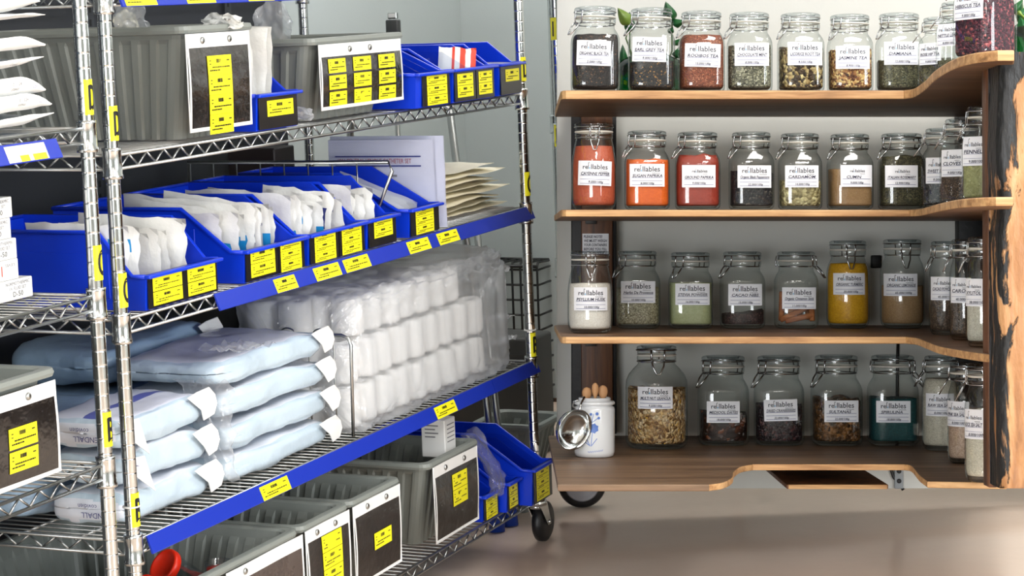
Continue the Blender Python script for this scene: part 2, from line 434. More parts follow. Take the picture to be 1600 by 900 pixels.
# ================================================================== bins and totes
def stickers_on(parent, M_fn, cols, y, seed):
    """cols: list of (x, z, w, h) yellow labels on a flat card"""
    for k, (x, z, w, h) in enumerate(cols):
        s = MB(); sticker(s, lambda a, c, off: M_fn(x+a, y-.0005-off, z+c), w, h, seed*31+k)
        s.build('price_label', [yellow, black], parent)
def blue_bin(s0, w, z, depth, h, lip, tp, label, cards, t0=0., group='blue stock bins', seed=0, clear=0, dip=0.):
    """open-fronted stock bin: low front, sloping sides; cards = [(x0, x1, [(x, z, w, h) labels])]"""
    M = rkM(s0, t0, z)
    r = thing('stock_bin', label, 'bin', M, group)
    b = MB(); k = .003; ft = .028
    side = [(.004, 0), (.0, lip), (ft, lip), (tp, h), (depth-.006, h), (depth-.014, 0)]
    for a in (0, w-k): b.prism(side, lambda t, zz, hh: (hh, t, zz), a, a+k)
    b.prism([(.004, 0), (depth-.014, 0), (depth-.014, k), (.004, k)], lambda t, zz, hh: (hh, t, zz), k, w-k)
    b.prism([(.004, k), (.007, k), (.003, lip), (0, lip)], lambda t, zz, hh: (hh, t, zz), k, w-k)
    b.prism([(depth-.017, k), (depth-.014, k), (depth-.006, h), (depth-.009, h)], lambda t, zz, hh: (hh, t, zz), k, w-k)
    # rolled rims
    b.rbox(-.005, w+.005, -.012, .006, lip-.007, lip, .0025, 2)
    for a, sg in ((0, -1), (w, 1)):
        pts = [(a+sg*.0015, 0, lip-.003), (a+sg*.0015, ft, lip-.003), (a+sg*.0015, tp, h-.003), (a+sg*.0015, depth-.006, h-.003)]
        b.tube(pts, .0042, 8)
    b.tube([(0, depth-.007, h-.003), (w, depth-.007, h-.003)], .0042, 8)
    for a in (-.0012, w-.0012+.0):                                   # moulded panel on each side
        b.rbox(a, a+.0024, tp*.8, depth-.05, .02, h*.72, .001, 1)
    body = b.build('body', blue_pl, r); fixn(body)
    for ci, (x0, x1, labs) in enumerate(cards):
        c = MB(); c.box(x0, x1, -.0016, .0005, .002, lip-.008); co = c.build('label_card', card_black, r)
        stickers_on(co, lambda x, y, zz: (x, y, zz), labs, -.0017, seed*7+ci)
    if clear:
        d = MB()
        for q in range(clear):
            x = w*(q+1)/(clear+1)
            d.prism([(.02, .01), (.012, lip-.004), (tp*.75, h*.9), (depth-.05, h*.9), (depth-.05, .01)], lambda t, zz, hh: (hh, t, zz), x, x+.0015)
        d.build('divider', clear_pl, r)
    return r
def tote(s0, s1, t0, t1, z, h, label, M=None, group='grey ribbed totes', rib=.036, holder=None, seed=0, flange=.016, name='tote_box'):
    """ribbed stacking tote with a heavy rolled rim; holder = (x0, x1, ztop, zbottom, labels, rivets)"""
    W, D = s1-s0, t1-t0
    r = thing(name, label, 'tote', M or rkM(s0, t0, z), group)
    b = MB(); tap = .045*h/.2; kx, ky = max(3, int((W-.1)/rib)), max(3, int((D-.1)/rib))
    def ring(inset, zz, ribs):
        x0, x1, y0, y1 = inset, W-inset, inset, D-inset; rad = .022; pts = []
        def edge(p, q):
            p, q = Vector(p), Vector(q); d = q-p; L = d.length; d.normalize(); n = Vector((d.y, -d.x))
            k = kx if abs(d.x) > .5 else ky; out = []
            for i in range(k):
                a = (i+.22)/k*L; c = (i+.78)/k*L; e = .05*L/k
                o = -.0055 if ribs else 0
                out += [p+d*(a-e), p+d*(a+e)+n*o, p+d*(c-e)+n*o, p+d*(c+e)]
            return out
        def corner(cx, cy, a0):
            return [Vector((cx+rad*math.cos(a0+PI/2*i/4), cy+rad*math.sin(a0+PI/2*i/4))) for i in range(5)]
        pts += corner(x0+rad, y0+rad, PI) + edge((x0+rad, y0), (x1-rad, y0)) + corner(x1-rad, y0+rad, -PI/2) + edge((x1, y0+rad), (x1, y1-rad))
        pts += corner(x1-rad, y1-rad, 0) + edge((x1-rad, y1), (x0+rad, y1)) + corner(x0+rad, y1-rad, PI/2) + edge((x0, y1-rad), (x0, y0+rad))
        return [(p.x, p.y, zz) for p in pts]
    fl = flange
    rings = [ring(fl+tap, 0, True), ring(fl+.004, h-.032, True), ring(fl+.002, h-.024, False), ring(fl+.001, h-.016, False), ring(0, h-.014, False), ring(-.002, h-.008, False), ring(0, h-.001, False), ring(.004, h, False), ring(fl-.002, h, False),
             ring(fl+.003, h-.004, False), ring(fl+.006, h-.02, False), ring(fl+.0075, h-.034, True), ring(fl+tap+.003, .004, True)]
    n = len(rings[0]); vs = [p for q in rings for p in q]
    fs = [(i*n+j, i*n+(j+1) % n, (i+1)*n+(j+1) % n, (i+1)*n+j) for i in range(len(rings)-1) for j in range(n)]
    fs += [tuple(range(n))[::-1], tuple(range((len(rings)-1)*n, len(rings)*n))]
    b.add(vs, fs, 0, False)
    body = b.build('body', grey_pl, r)
    bm = bmesh.new(); bm.from_mesh(body.data)
    for f in bm.faces: f.smooth = False
    bm.to_mesh(body.data); bm.free()
    if holder:
        x0, x1, zt, zb, labs, rivets = holder[:6]; dark = holder[6] if len(holder) > 6 else None
        lean = .0
        yf = lambda x, zz: -.003 - .003*math.sin(PI*(zt-zz)/(zt-zb)) - .0012*math.sin(x*20+zz*14)
        c = MB(); mg, top = .006, .026
        nx, nzz = 14, 12
        def mf(u, v):
            x = u*(x1-x0); zz = (1-v)*(zt-zb)
            return 1 if (mg < x < x1-x0-mg and zz > top and zz < zt-zb-mg) else 0
        xs = sorted(set([0, mg, x1-x0-mg, x1-x0]+[mg+(x1-x0-2*mg)*i/nx for i in range(1, nx)]))
        zs = sorted(set([0, mg, zt-zb-top, zt-zb]+[mg+(zt-zb-mg-top)*i/nzz for i in range(1, nzz)]))
        idx = {}
        for j, q in enumerate(zs):
            for i, p in enumerate(xs): idx[(i, j)] = (x0+p, yf(x0+p, zb+q), zb+q)
        vs = [idx[(i, j)] for j in range(len(zs)) for i in range(len(xs))]; w_ = len(xs)
        for j in range(len(zs)-1):
            for i in range(len(xs)-1):
                cxm, czm = (xs[i]+xs[i+1])/2, (zs[j]+zs[j+1])/2
                inn = mg < cxm < x1-x0-mg and mg < czm < zt-zb-top
                c.add([vs[j*w_+i], vs[j*w_+i+1], vs[(j+1)*w_+i+1], vs[(j+1)*w_+i]], [(0, 1, 2, 3)], 1 if inn else 0, True)
        c.tube([(x0, yf(x0, zt), zt), (x0, yf(x0, zb), zb), (x1, yf(x1, zb), zb), (x1, yf(x1, zt), zt)], .0016, 6, 0)
        ho = c.build('label_holder', [white_sheet, dark or sleeve_black], r)
        bm = bmesh.new(); bm.from_mesh(ho.data); bmesh.ops.remove_doubles(bm, verts=bm.verts, dist=.0001); bm.to_mesh(ho.data); bm.free()
        for k, (x, zz, w, hh) in enumerate(labs):
            s = MB(); sticker(s, lambda a, q, off: (x+a, yf(x+a, zz+q)-.0014-off, zz+q), w, hh, seed*13+k)
            s.build('price_label', [yellow, black], ho)
        for x in rivets:
            s = MB(); s.lathe([(.0005, -.004), (.0045, -.0038), (.0062, -.0022), (.0066, 0)], 16, 0, (x, yf(x, zt-.012)-.0005, zt-.013), M=Matrix.Rotation(-PI/2, 3, 'X') @ Matrix.Identity(3))
            s.build('rivet', steel, ho)
    return r

# ---- shelf B1 (top loaded shelf)
z1 = ZB[1]+.0018
def depth_at(u, v, s): return RK.hit(u, v, 0, s)
Zt = rT(292, 64, 0)[1]
L4 = [(.345-.258, 1.2-z1+dz, .092, .040) for dz in ()]
tote(.245, .50, -.008, .52, z1, .212, 'tall grey ribbed tote whose sleeve holds a column of four yellow labels', holder=(-.004, .222, .197, .018, [(.062, .155-.0365*(i+1), .088, .036) for i in range(4)], [.052, .150]), seed=1)
tote(.745, 1.175, .0, .50, z1, .172, 'long grey tote whose wide sleeve holds nine yellow labels in three columns', holder=(.018, .400, .158, .024, [(.050+.115*i, .030+.034*j, .08, .029) for i in range(3) for j in range(3)], [.155, .245]), seed=2)
def lcol(x, w, n, h0, dz, hh): return [(x, h0+dz*i, w, hh) for i in range(n)]
blue_bin(.505, .165, z1, .38, .135, .072, .10, 'small blue bin of white packets between two grey totes', [(.006, .160, lcol(.038, .105, 1, .026, .03, .031))], seed=1)
hB1 = .128
blue_bin(1.181, .180, z1, .46, hB1, .078, .13, 'blue bin beside the nine-label tote with three stacked yellow labels', [(.03, .176, lcol(.052, .108, 3, .003, .0225, .0215))], t0=-.02, seed=2, clear=2)
blue_bin(1.378, .240, z1, .46, hB1, .078, .11, 'blue bin with two black cards of yellow labels holding red and white packets', [(.006, .125, lcol(.02, .09, 2, .011, .028, .027)), (.130, .234, lcol(.142, .08, 2, .011, .028, .027))], t0=-.02, seed=3, clear=1)
blue_bin(1.648, .140, z1, .46, hB1, .078, .09, 'blue bin at the far end of the upper shelf with one yellow label', [(.006, .134, lcol(.034, .085, 1, .033, .03, .03))], t0=-.02, seed=4)
# ---- shelf B2
z2 = ZB[2]+.0018
p = RK.hit(153, 361, 0, .085); tp1, h1 = p.y, p.z-z2
bins2 = [(.085, .245, 'wide blue bin of white packets with four yellow labels in two columns', [(.004, .24, [(.018+.117*i, .006+.0255*j, .098, .024) for i in range(2) for j in range(2)])], 0),
 (.430, .240, 'blue bin next to the first, two label columns, crammed with white wrapped packets', [(.003, .128, lcol(.02, .095, 2, .008, .0265, .0255)), (.132, .236, lcol(.138, .085, 3, -.0+.0025, .0205, .0198))], 0),
 (.688, .250, 'third blue bin with two columns of three yellow labels under white packets', [(.004, .128, lcol(.022, .092, 3, .003, .0195, .0188)), (.132, .246, lcol(.142, .09, 3, .003, .0195, .0188))], 0),
 (.950, .142, 'narrow blue bin with two yellow labels on black beside the envelope bin', [(.006, .138, lcol(.03, .09, 2, .02, .0225, .0218))], 0),
 (1.160, .158, 'blue bin of flat clear pouches in front of the catheter envelopes', [(.004, .152, lcol(.028, .095, 3, .003, .0195, .0188))], 0)]
hB2 = .0
for i, (s0, w, lab, cards, cl) in enumerate(bins2):
    blue_bin(s0, w, z2, .44, .146 if i else h1, .064, [tp1, .135, .125, .11, .17][i], lab, cards, seed=10+i, clear=cl)
# ---- shelf B4
z4 = ZB[4]+.0018
hT = .212
sl_brown = mat('sleeve_brown', (74, 64, 60), .2, bump=.6, bscale=12, coat=.5)
tote(.10, .592, .0, .55, z4, hT, 'grey tote nearest the caster post holding red-capped tubs', holder=(.20, .498, hT-.014, .02, [], [.265], sl_brown), seed=5)
tote(.600, .812, .0, .55, z4, hT, 'grey tote with four yellow labels down its black sleeve on the bottom shelf', holder=(.012, .202, hT-.012, .02, lcol(.075, .088, 4, .03, .036, .035), [.06, .14]), seed=6)
tote(.818, 1.062, .0, .55, z4, hT, 'grey tote with a single yellow label on the bottom shelf', holder=(.004, .226, hT-.012, .025, [(.09, .085, .085, .036)], [.07, .16]), seed=7)
tote(1.20, 1.492, .0, .55, z4, hT-.004, 'grey tote at the end of the tote row with two yellow labels on its sleeve', holder=(.022, .265, hT-.016, .018, lcol(.118, .082, 2, .082, .038, .037), [.088, .19]), seed=8)
blue_bin(1.498, .096, z4, .40, .125, .064, .12, 'lowest blue bin beside the grey totes with a crumpled clear bag hanging out', [(.005, .091, lcol(.014, .068, 3, .002, .0195, .0188))], seed=21, group='blue stock bins')
blue_bin(1.601, .070, z4, .42, .155, .074, .14, 'middle blue bin of the bottom shelf with two yellow labels', [(.004, .066, lcol(.008, .052, 2, .008, .028, .027))], t0=-.02, seed=22, clear=1)
blue_bin(1.680, .128, z4, .44, .175, .092, .15, 'blue bin above the caster with three yellow labels and clear dividers', [(.006, .123, lcol(.02, .084, 3, .006, .0255, .025))], t0=-.055, seed=23, clear=2)
# ---- nearer rack: grey bin
za = ZA[2]+.0018
zr = rT(88, 572, -.01)[1]; xa = rT(90, 572, -.012)[0]
tote(xa-.42, xa, -.012, .36, za, zr-za, 'light grey bin on the nearer rack with a black sleeve and two yellow labels', holder=(.05, .418-.012, zr-za-.02, .02, [(.318-.05, .082-.038*i, .075, .034) for i in range(2)], [.328]), seed=9, group='grey ribbed totes')

# ================================================================== packets
def pouch_mesh(name, L, H, th, mats, seed, prints=(), crumple=.006, nu=14, nv=9, curl=0., txt=None):
    """flat sealed pouch standing on edge: x along its length, z up, y through it"""
    b = MB()
    for sg in (1, -1):
        def fn(u, v):
            bul = th*.5*(1-(2*u-1)**6)*(1-(2*v-1)**4)
            q = nz((u*L*14, v*H*14, 0), 1., seed)*crumple + nz((u*L*40, v*H*40, 3), 1., seed)*crumple*.35
            q += curl*(1-u)**3
            zz = v*H + nz((u*6, 1, seed), 1., seed)*H*.05*(v > .5)*v
            return (u*L + nz((v*7, 4, seed), 1., seed)*L*.03*(u < .3), q+sg*bul, zz)
        def mf(u, v):
            for (u0, u1, v0, v1, k) in prints:
                if u0 < u < u1 and v0 < v < v1: return k
            return 0
        b.grid(fn, nu, nv, 0, True, mfn=mf)
    if txt:
        for st, w_, x_, z_, mi_ in txt:
            b.text(st, lambda x, y: (x, -th*.5-crumple*1.1-.0012, y), mi_, width=w_, at=(x_, z_))
    me = b.build(name, mats)
    return me
def put(o, M, label, cat, group=None, kind=None):
    o.matrix_world = M; return tag(o, label, cat, group, kind)
def packM(s, t, z, lean=0., yaw=0., tilt=0.):
    """x axis of the mesh into the rack's depth, y towards the far end"""
    B = Matrix.Identity(4); B[0][0] = 0; B[1][0] = 1; B[0][1] = -1; B[1][1] = 0      # local x -> rack y, local y -> -rack x
    return rkM(s, t, z) @ Matrix.Rotation(yaw, 4, 'Z') @ B @ Matrix.Rotation(lean, 4, 'X') @ Matrix.Rotation(tilt, 4, 'Y')
pm = [white_paper, cyan_p, navy, film_thin, grey_ink]
PR = [((.06, .55, .0, .30, 1), (.0, .3, .3, .36, 1)), (), ((.06, .12, .25, .66, 2), (.14, .18, .3, .62, 2)), (), ((.04, .16, .60, .78, 1),), (), ((.03, .1, .1, .5, 1),)]
TX = [(('40271', .030, .05, .078, 2), ('Tape to Bottom', .05, .10, .080, 4)), None, (('KCI', .016, .012, .062, 2),), (('SAFETY', .03, .02, .07, 4), ('40 cm', .015, .06, .05, 4)), None, (('STERILE', .03, .015, .06, 2),), None]
PK = [pouch_mesh('paper_packet', .26, .11, [.012, .009, .016, .011, .02, .008, .014][k], pm, k, PR[k], [.006, .010, .008, .007, .011, .005, .009][k], txt=TX[k]) for k in range(7)]
for o in PK: COL.objects.unlink(o)
def packet(k, s, t, z, label, group, lean=0., yaw=0., tilt=0., sc=1., sx=1.):
    o = PK[k % len(PK)].copy(); COL.objects.link(o)
    return put(o, packM(s, t, z, lean, yaw, tilt) @ Matrix.Diagonal((sc*sx, sc, sc, 1)), label, 'packet', group)
def fill(s0, w, z, n, t0, t1, zt, label, group, seed, sx=1., sc=1.):
    r = random.Random(seed); ln_ = r.uniform(-.14, .02)
    for i in range(n):
        s = s0+.014+(w-.028)*(i+.5)/n
        h = .11*sc
        packet(r.randrange(7), s, t0+r.uniform(0, .03)+(t1-t0)*(i/n), max(z+.006, zt-h+r.uniform(-.012, .008)), label, group, ln_+r.uniform(-.05, .05), r.uniform(-.05, .05), r.uniform(-.14, .05), sc*r.uniform(.8, 1.05), sx*r.uniform(.6, 1.05))
g = 'packets in the blue bins'
fill(.085, .245, z2, 7, .045, .02, z2+.142, 'white paper packet in the wide blue bin nearest the corner post', g, 3)
fill(.430, .240, z2, 8, .04, .015, z2+.150, 'white wrapped packet in the blue bin with five yellow labels', g, 4)
fill(.688, .250, z2, 8, .045, .02, z2+.140, 'white packet in the third blue bin', g, 5)
fill(.950, .142, z2, 4, .045, .02, z2+.128, 'white packet in the narrow blue bin', g, 6)
fill(1.405, .07, z1, 1, .12, .12, z1+.11, 'packet in the blue bin with two black cards on the upper shelf', g, 8, .6)
# tall packets of the small bin
r = random.Random(5)
for i in range(6):
    packet([1, 3, 5][i % 3], .53+.022*i, .03+.008*i, z1+.03, 'tall white packet standing in the small blue bin', 'tall packets in the small blue bin', r.uniform(-.06, .06), r.uniform(-.05, .05), -1.25+r.uniform(-.1, .12), 1.0, .78) if False else \
    packet([1, 3, 5][i % 3], .537+.020*i, .112+.003*i, z1+.012, 'tall white packet standing in the small blue bin', 'tall packets in the small blue bin', r.uniform(-.05, .05), r.uniform(-.05, .05), -PI/2+r.uniform(-.09, .09), .78, .85+.1*(i % 2))
# clear pouches lying in the slope of the last bin
clear_m = pouch_mesh('clear_pouch', .26, .075, .006, [milky, white_paper], 9, (), .0015); COL.objects.unlink(clear_m)
def cpouch(s, t, z, label, group, lean, yaw, tilt, sc=1.):
    o = clear_m.copy(); COL.objects.link(o); put(o, packM(s, t, z, lean, yaw, tilt) @ Matrix.Diagonal((sc, sc, sc, 1)), label, 'pouch', group)
for i in range(6):
    cpouch(1.178+.021*i, .035+.004*i, z2+.012, 'clear pouch in the blue bin in front of the catheter envelopes', 'clear pouches', r.uniform(-.12, .02), r.uniform(-.03, .03), -.30-.03*(i % 3), .8)
cpouch(1.72, .0, z1+.045, 'clear pouch in the blue bin at the far end of the upper shelf', 'clear pouches', 1.1, .1, -.05, .95)
# red and white packet
rw = pouch_mesh('foil_packet', .09, .075, .01, [white_paper, red_p], 12, ((.0, .16, .0, 1, 1), (.3, .42, 0, 1, 1), (.56, .66, 0, 1, 1)), .005)
put(rw, packM(1.57, .01, z1+.045, .2, .5, -.1), 'red and white packet poking out of a blue bin on the upper shelf', 'packet')

# ================================================================== drape packs
def pack_mesh(name, L, D, H, seed, mats, flap=True, textend=None, stripe=None):
    """soft wrapped pack: x along the shelf, y into the depth"""
    bm = bmesh.new(); bmesh.ops.create_cube(bm, size=2)
    bmesh.ops.subdivide_edges(bm, edges=list(bm.edges), cuts=15, use_grid_fill=True)
    b = MB()
    for v in bm.verts:
        c = v.co; q = Vector((c.x, c.y, c.z)); n = (abs(c.x)**9+abs(c.y)**9+abs(c.z)**4)**(1/7.)
        q = q/max(n, 1e-6); q = Vector((max(-1, min(1, q.x)), max(-1, min(1, q.y)), max(-1, min(1, q.z))))
        pz = Vector((q.x*L*.5, q.y*D*.5, q.z*H*.5))
        d = nz(pz*9, 1, seed)*.007 + nz(pz*26, 1, seed+3)*.003
        e = max(0, abs(q.x)-.7)/.3
        d += e*nz(pz*Vector((1, 1, 1)).length*0+pz*40, 1, seed)*.005
        sag = -.006*(abs(q.x)**2)*(q.z > 0)
        v.co = pz + Vector((d*.6*(abs(q.x) > .9), d*(abs(q.y) > .9), d*(abs(q.z) > .8)+sag)) + Vector((L/2, D/2, H/2))
    bm.faces.ensure_lookup_table()
    vs = [v.co[:] for v in bm.verts]; bm.verts.index_update()
    for f in bm.faces:
        c = f.calc_center_median(); k = 0
        nn = f.normal if f.normal.length else Vector((0, 0, 1))
        if nn.z > .7: k = 1
        if stripe and nn.z > .5 and stripe[0] < c.y/D < stripe[1]: k = 2
        if c.x < .006 and textend: k = 1
        b.add([vs[v.index] for v in f.verts], [list(range(len(f.verts)))], k, True)
    bm.free()
    if textend:
        for i, (st, w, y0, zz, m_) in enumerate(textend):
            b.text(st, lambda x, y: (-.0045, y0*D+x, H*zz-y), m_, width=w)
    o = b.build(name, mats)
    bm = bmesh.new(); bm.from_mesh(o.data); bmesh.ops.remove_doubles(bm, verts=bm.verts, dist=.00005); bm.to_mesh(o.data); bm.free()
    return o
def flap(parent, pts, th=.002, m_=white_card, mark=True):
    b = MB()
    P = [Vector(p) for p in pts]; n = (P[1]-P[0]).cross(P[2]-P[0]).normalized()*th
    k = len(P); nu = 6
    b.add([p for p in P]+[p+n for p in P], [tuple(range(k)), tuple(range(k, 2*k))[::-1]]+[(i, k+i, k+(i+1) % k, (i+1) % k) for i in range(k)], 0)
    if mark:
        for sgn in (-.6, 1.6):
            c = P[0]*.6+P[1]*.2+P[2]*.2 + n*sgn
            u = (P[1]-P[0]).normalized()*.006; w = (P[2]-P[0]).normalized()*.004
            b.add([c, c+u, c+u*.5+w], [(0, 1, 2)], 1); b.add([c+u*.9, c+u*1.6+w, c+u*.9+w], [(0, 1, 2)], 1)
    b.build('flap', [m_, navy], parent)
z3 = ZB[3]+.0018
DM = [drape, drape_top, violet, navy]
ph = .060
kt = [('KENDALL', .062, .20, .40, 3), ('covidien', .040, .36, .66, 3)]
def pack(L, D, H, seed, s, t, z, label, group, mats=DM, rz=0., flaps=True, **k):
    o = thing('drape_pack', label, 'drape pack', rkM(s, t, z, rz), group)
    w = pack_mesh('wrap', L, D, H, seed, mats, **k); w.parent = o
    if flaps:
        rr = random.Random(seed)
        a = rr.uniform(-.006, .006)
        flap(o, [(L-.085, -.010, H*.92), (L-.05, -.010, H*1.0), (L-.008+a, -.008, H*1.02), (L+.018+a, -.004, H*.72), (L+.024+a, -.004, H*.40), (L+.010+a, -.005, H*.10), (L-.03, -.009, H*.04), (L-.045+a, -.011, H*.40)])
    return o
order = ['bottom', 'second', 'top']
for i in range(3):
    o = pack(.30, .175, ph, 20+i, .055+.006*(i == 1), .045+.004*i, z3+.004+(ph+.0095)*i, ['lowest pale blue drape pack of the three-high stack behind the corner post', 'middle pale blue drape pack of the three-high stack behind the corner post', 'top pale blue drape pack of the three-high stack, KENDALL upside down on its end'][i], 'drape packs on the wire shelf',
         flaps=True, textend=kt if i != 1 else None, stripe=(.35, .5) if i == 2 else None)
    if i: flap(o, [(-.008, -.004, ph*.9), (.05, -.009, ph*.85), (.075, -.012, -.02), (.02, -.010, ph*.3)])
for i in range(4):
    pack(.43, .25, .054, 30+i, .392+[0, .012, .004, 0][i], .03+.003*i, z3+.004+.0632*i, 'pale blue drape pack, number %s up of the four-high stack by the divider' % ['one', 'two', 'three', 'four'][i], 'drape packs on the wire shelf')
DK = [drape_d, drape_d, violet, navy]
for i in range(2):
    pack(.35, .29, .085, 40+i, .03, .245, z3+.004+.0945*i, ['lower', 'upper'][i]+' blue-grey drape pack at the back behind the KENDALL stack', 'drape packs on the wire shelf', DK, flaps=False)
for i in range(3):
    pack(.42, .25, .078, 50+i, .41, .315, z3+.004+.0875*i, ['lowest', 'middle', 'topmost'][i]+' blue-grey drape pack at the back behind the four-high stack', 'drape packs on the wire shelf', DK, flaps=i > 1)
# clear wrap bunched at the near end of the four-high stack
b = MB()
def fw(u, v):
    q = nz((u*5, v*7, 1), 1, 3)
    return (.389-.004*u-.004*abs(q)*u, .02+.12*u*(.4+.6*v)+.02*q, z3+.02+.19*v+.015*nz((u*9, v*9, 2), 1, 5))
b.grid(fw, 14, 22, 0)
def fw2(u, v):
    q = nz((u*6, v*5, 2), 1, 8)
    return (.40+.15*u+.01*q, .005+.10*v+.01*q, z3+.247+.006+.02*abs(nz((u*8, v*8, 4), 1, 9))+.01*(1-u))
b.grid(fw2, 16, 10, 0)
o = b.build('plastic_wrap', film, M=RK.M); tag(o, 'loose clear plastic wrap bunched over the four-high drape pack stack', 'plastic wrap')

# ================================================================== the bag of gauze rolls
rb = MB()
rb.lathe([(.004, 0), (.029, 0), (.0355, .004), (.037, .012), (.037, .074), (.0355, .081), (.029, .085), (.012, .085), (.010, .078), (.002, .078)], 22, 0)
RLS = []
for k in range(4):
    q = MB(); q.f, q.mi, q.sm = list(rb.f), list(rb.mi), list(rb.sm)
    for (x, y, z) in rb.v:
        d = 1+.11*nz((x*22, y*22, z*9), 1, k+1)-.03
        q.v.append((x*d, y*d, z+(.006*nz((x*30, y*30, 3), 1, k+5) if z > .04 else 0)))
    o = q.build('gauze_roll', roll_w); COL.objects.unlink(o); RLS.append(o)
r = random.Random(3)
for lay in range(3):
    for row in range(3):
        n = [9, 9, 8][lay]
        for i in range(n):
            s = .955+.0835*i + r.uniform(-.004, .004)+.02*(lay == 1); t = .075+.083*row+r.uniform(-.004, .004)+.012*lay
            if lay == 2 and row == 0 and i in (0,): continue
            o = RLS[r.randrange(4)].copy(); COL.objects.link(o)
            put(o, rkM(s, t, z3+.004+.0945*lay) @ Matrix.Rotation(r.uniform(0, 6.3), 4, 'Z') @ Matrix.Rotation(r.uniform(-.045, .045), 4, 'X') @ Matrix.Rotation(r.uniform(-.04, .04), 4, 'Y'), 'white gauze roll packed in the big clear bag on the wire shelf', 'gauze roll', 'gauze rolls in the clear bag')
b = MB()
def bag(u, v):
    # u round the section, v along the shelf
    a = 2*PI*u; x = .885+.94*v
    endt = min(1, v/.03)**.5 if v < .03 else (1-((v-.84)/.16)**2*.78 if v > .84 else 1)
    ct, cz = .160, z3+.142+(.05*max(0, v-.84)/.16)
    c, sn = math.cos(a), math.sin(a); e = .26
    q = nz((x*7, c*2, sn*2), 1, 2)*.012 + nz((x*26, c*6, sn*6), 1, 4)*.010 + abs(nz((x*55, c*13, sn*13), 1, 6))*.009
    rt, rz = (.152*endt+q*.7), (.154*endt+q)
    return (x+.006*nz((u*9, v*9, 0), 1, 7), ct+rt*math.copysign(abs(c)**e, c), max(z3+.0005, cz+rz*math.copysign(abs(sn)**e, sn)))
b.grid(bag, 96, 110, 0, True, cu=True)
for k in range(3):
    b.grid(lambda u, v: (1.70+.12*u+.05*k, .03+.05*v*(1-.5*u)+.03*k+.01*nz((u*5, v*5, k), 1, k), z3+.06+.05*k+.07*u*(k == 2)+.02*nz((u*6, v*6, 2+k), 1, 3)), 8, 8)
o = b.build('plastic_bag', film, M=RK.M); tag(o, 'big crumpled clear plastic bag full of white gauze rolls', 'plastic bag')
# ================================================================== other things on the racks
def wire_frame(name, label, cat, polys, r, m_, M, group=None):
    b = MB()
    for p, rr in polys: b.tube(p, rr, 6)
    return tag(b.build(name, m_, M=M), label, cat, group)
def divider(s, z, h, t1, label):
    P = [([(s, .012, z+.003), (s, .008, z+h-.02), (s, .014, z+h-.006), (s, .03, z+h), (s, t1, z+h), (s, t1, z+.003)], .004)]
    P += [([(s, t, z+.003), (s, t, z+h)], .0018) for t in [.05+.06*i for i in range(int((t1-.05)/.06)+1)]]
    for t in (.08, .16):
        P.append(([(s, t+.018*math.cos(a), z+h+.012*math.sin(a)) for a in [PI*i/8 for i in range(9)]], .0018))
    return wire_frame('shelf_divider', label, 'divider', P, .002, steel, RK.M)
zz = rT(543, 523, .02)[1]
divider(.868, z3, zz-z3, .42, 'wire divider standing between the drape packs and the gauze bag')
p = RK.hit(615, 253, 0, 1.15)
P = [([(1.148, .10, z2+.003), (1.148, p.y+.003, p.z-.02), (1.148, p.y+.012, p.z), (1.148, .56, p.z), (1.148, .56, z2+.003)], .0042)] + [([(1.148, .12+.062*i, z2+.003), (1.148, .12+.062*i, p.z)], .002) for i in range(8)]
wire_frame('shelf_divider', 'dark wire divider rising behind the narrow blue bins', 'divider', P, .002, steel, RK.M)
# catheter envelopes
def envelope(s, t0, t1, z0, z1, lab, line, seed):
    b = MB()
    for sg in (0, .004):
        b.grid(lambda u, v: (s+sg+.004*nz((u*3, v*3, 0), 1, seed)+.012*(1-v)**2*0, t0+(t1-t0)*u, z0+(z1-z0)*v), 12, 10, 0)
    f = lambda x, y: (s-.0035-.0006+.004*nz(((x)/(t1-t0)*3, (y-z0)/(z1-z0)*3, 0), 1, seed)*0-.0012, t1-x, y)
    W = t1-t0; H = z1-z0
    def bar(a, c, d, e, m_): b.add([f(a, c), f(d, c), f(d, e), f(a, e)], [(0, 1, 2, 3)], m_)
    bar(.02, z1-.040, W-.03, z1-.037, 1); bar(.02, z1-.062, W-.03, z1-.059, 1)
    if line:
        b.text(line, f, 2, width=W*.70, height=.011, at=(W*.10, z1-.0545))
        for k in range(3):
            y = z1-.09-.02*k
            bar(W*.12, y, W*.12+.10, y+.001, 3); bar(W*.18, y+.004, W*.3, y+.009, 3); bar(W*.58, y+.004, W*.66, y+.009, 3)
    o = b.build('envelope', [drape_env, navy, rust, grey_ink], M=RK.M)
    return tag(o, lab, 'envelope', 'catheter set envelopes')
drape_env = mat('pale_violet_paper', (206, 210, 228), .5, var=.1, vscale=6, bump=.15, bscale=15)
def tz(u, v, s): p = RK.hit(u, v, 0, s); return p.y, p.z
s_ = 1.335
ta, za_ = tz(676, 218, s_); tb, _ = tz(512, 218, s_)
envelope(s_, ta, tb, z2+.002, za_, 'white envelope reading CENTRAL VENOUS CATHETER SET, nearer of the two', 'ION CENTRAL VENOUS CATHETER SET', 3)
s_ = 1.352
ta, za_ = tz(692, 212, s_); tb, _ = tz(515, 212, s_)
envelope(s_, ta, tb, z2+.002, za_, 'plain white envelope standing just behind the catheter set envelope', None, 4)
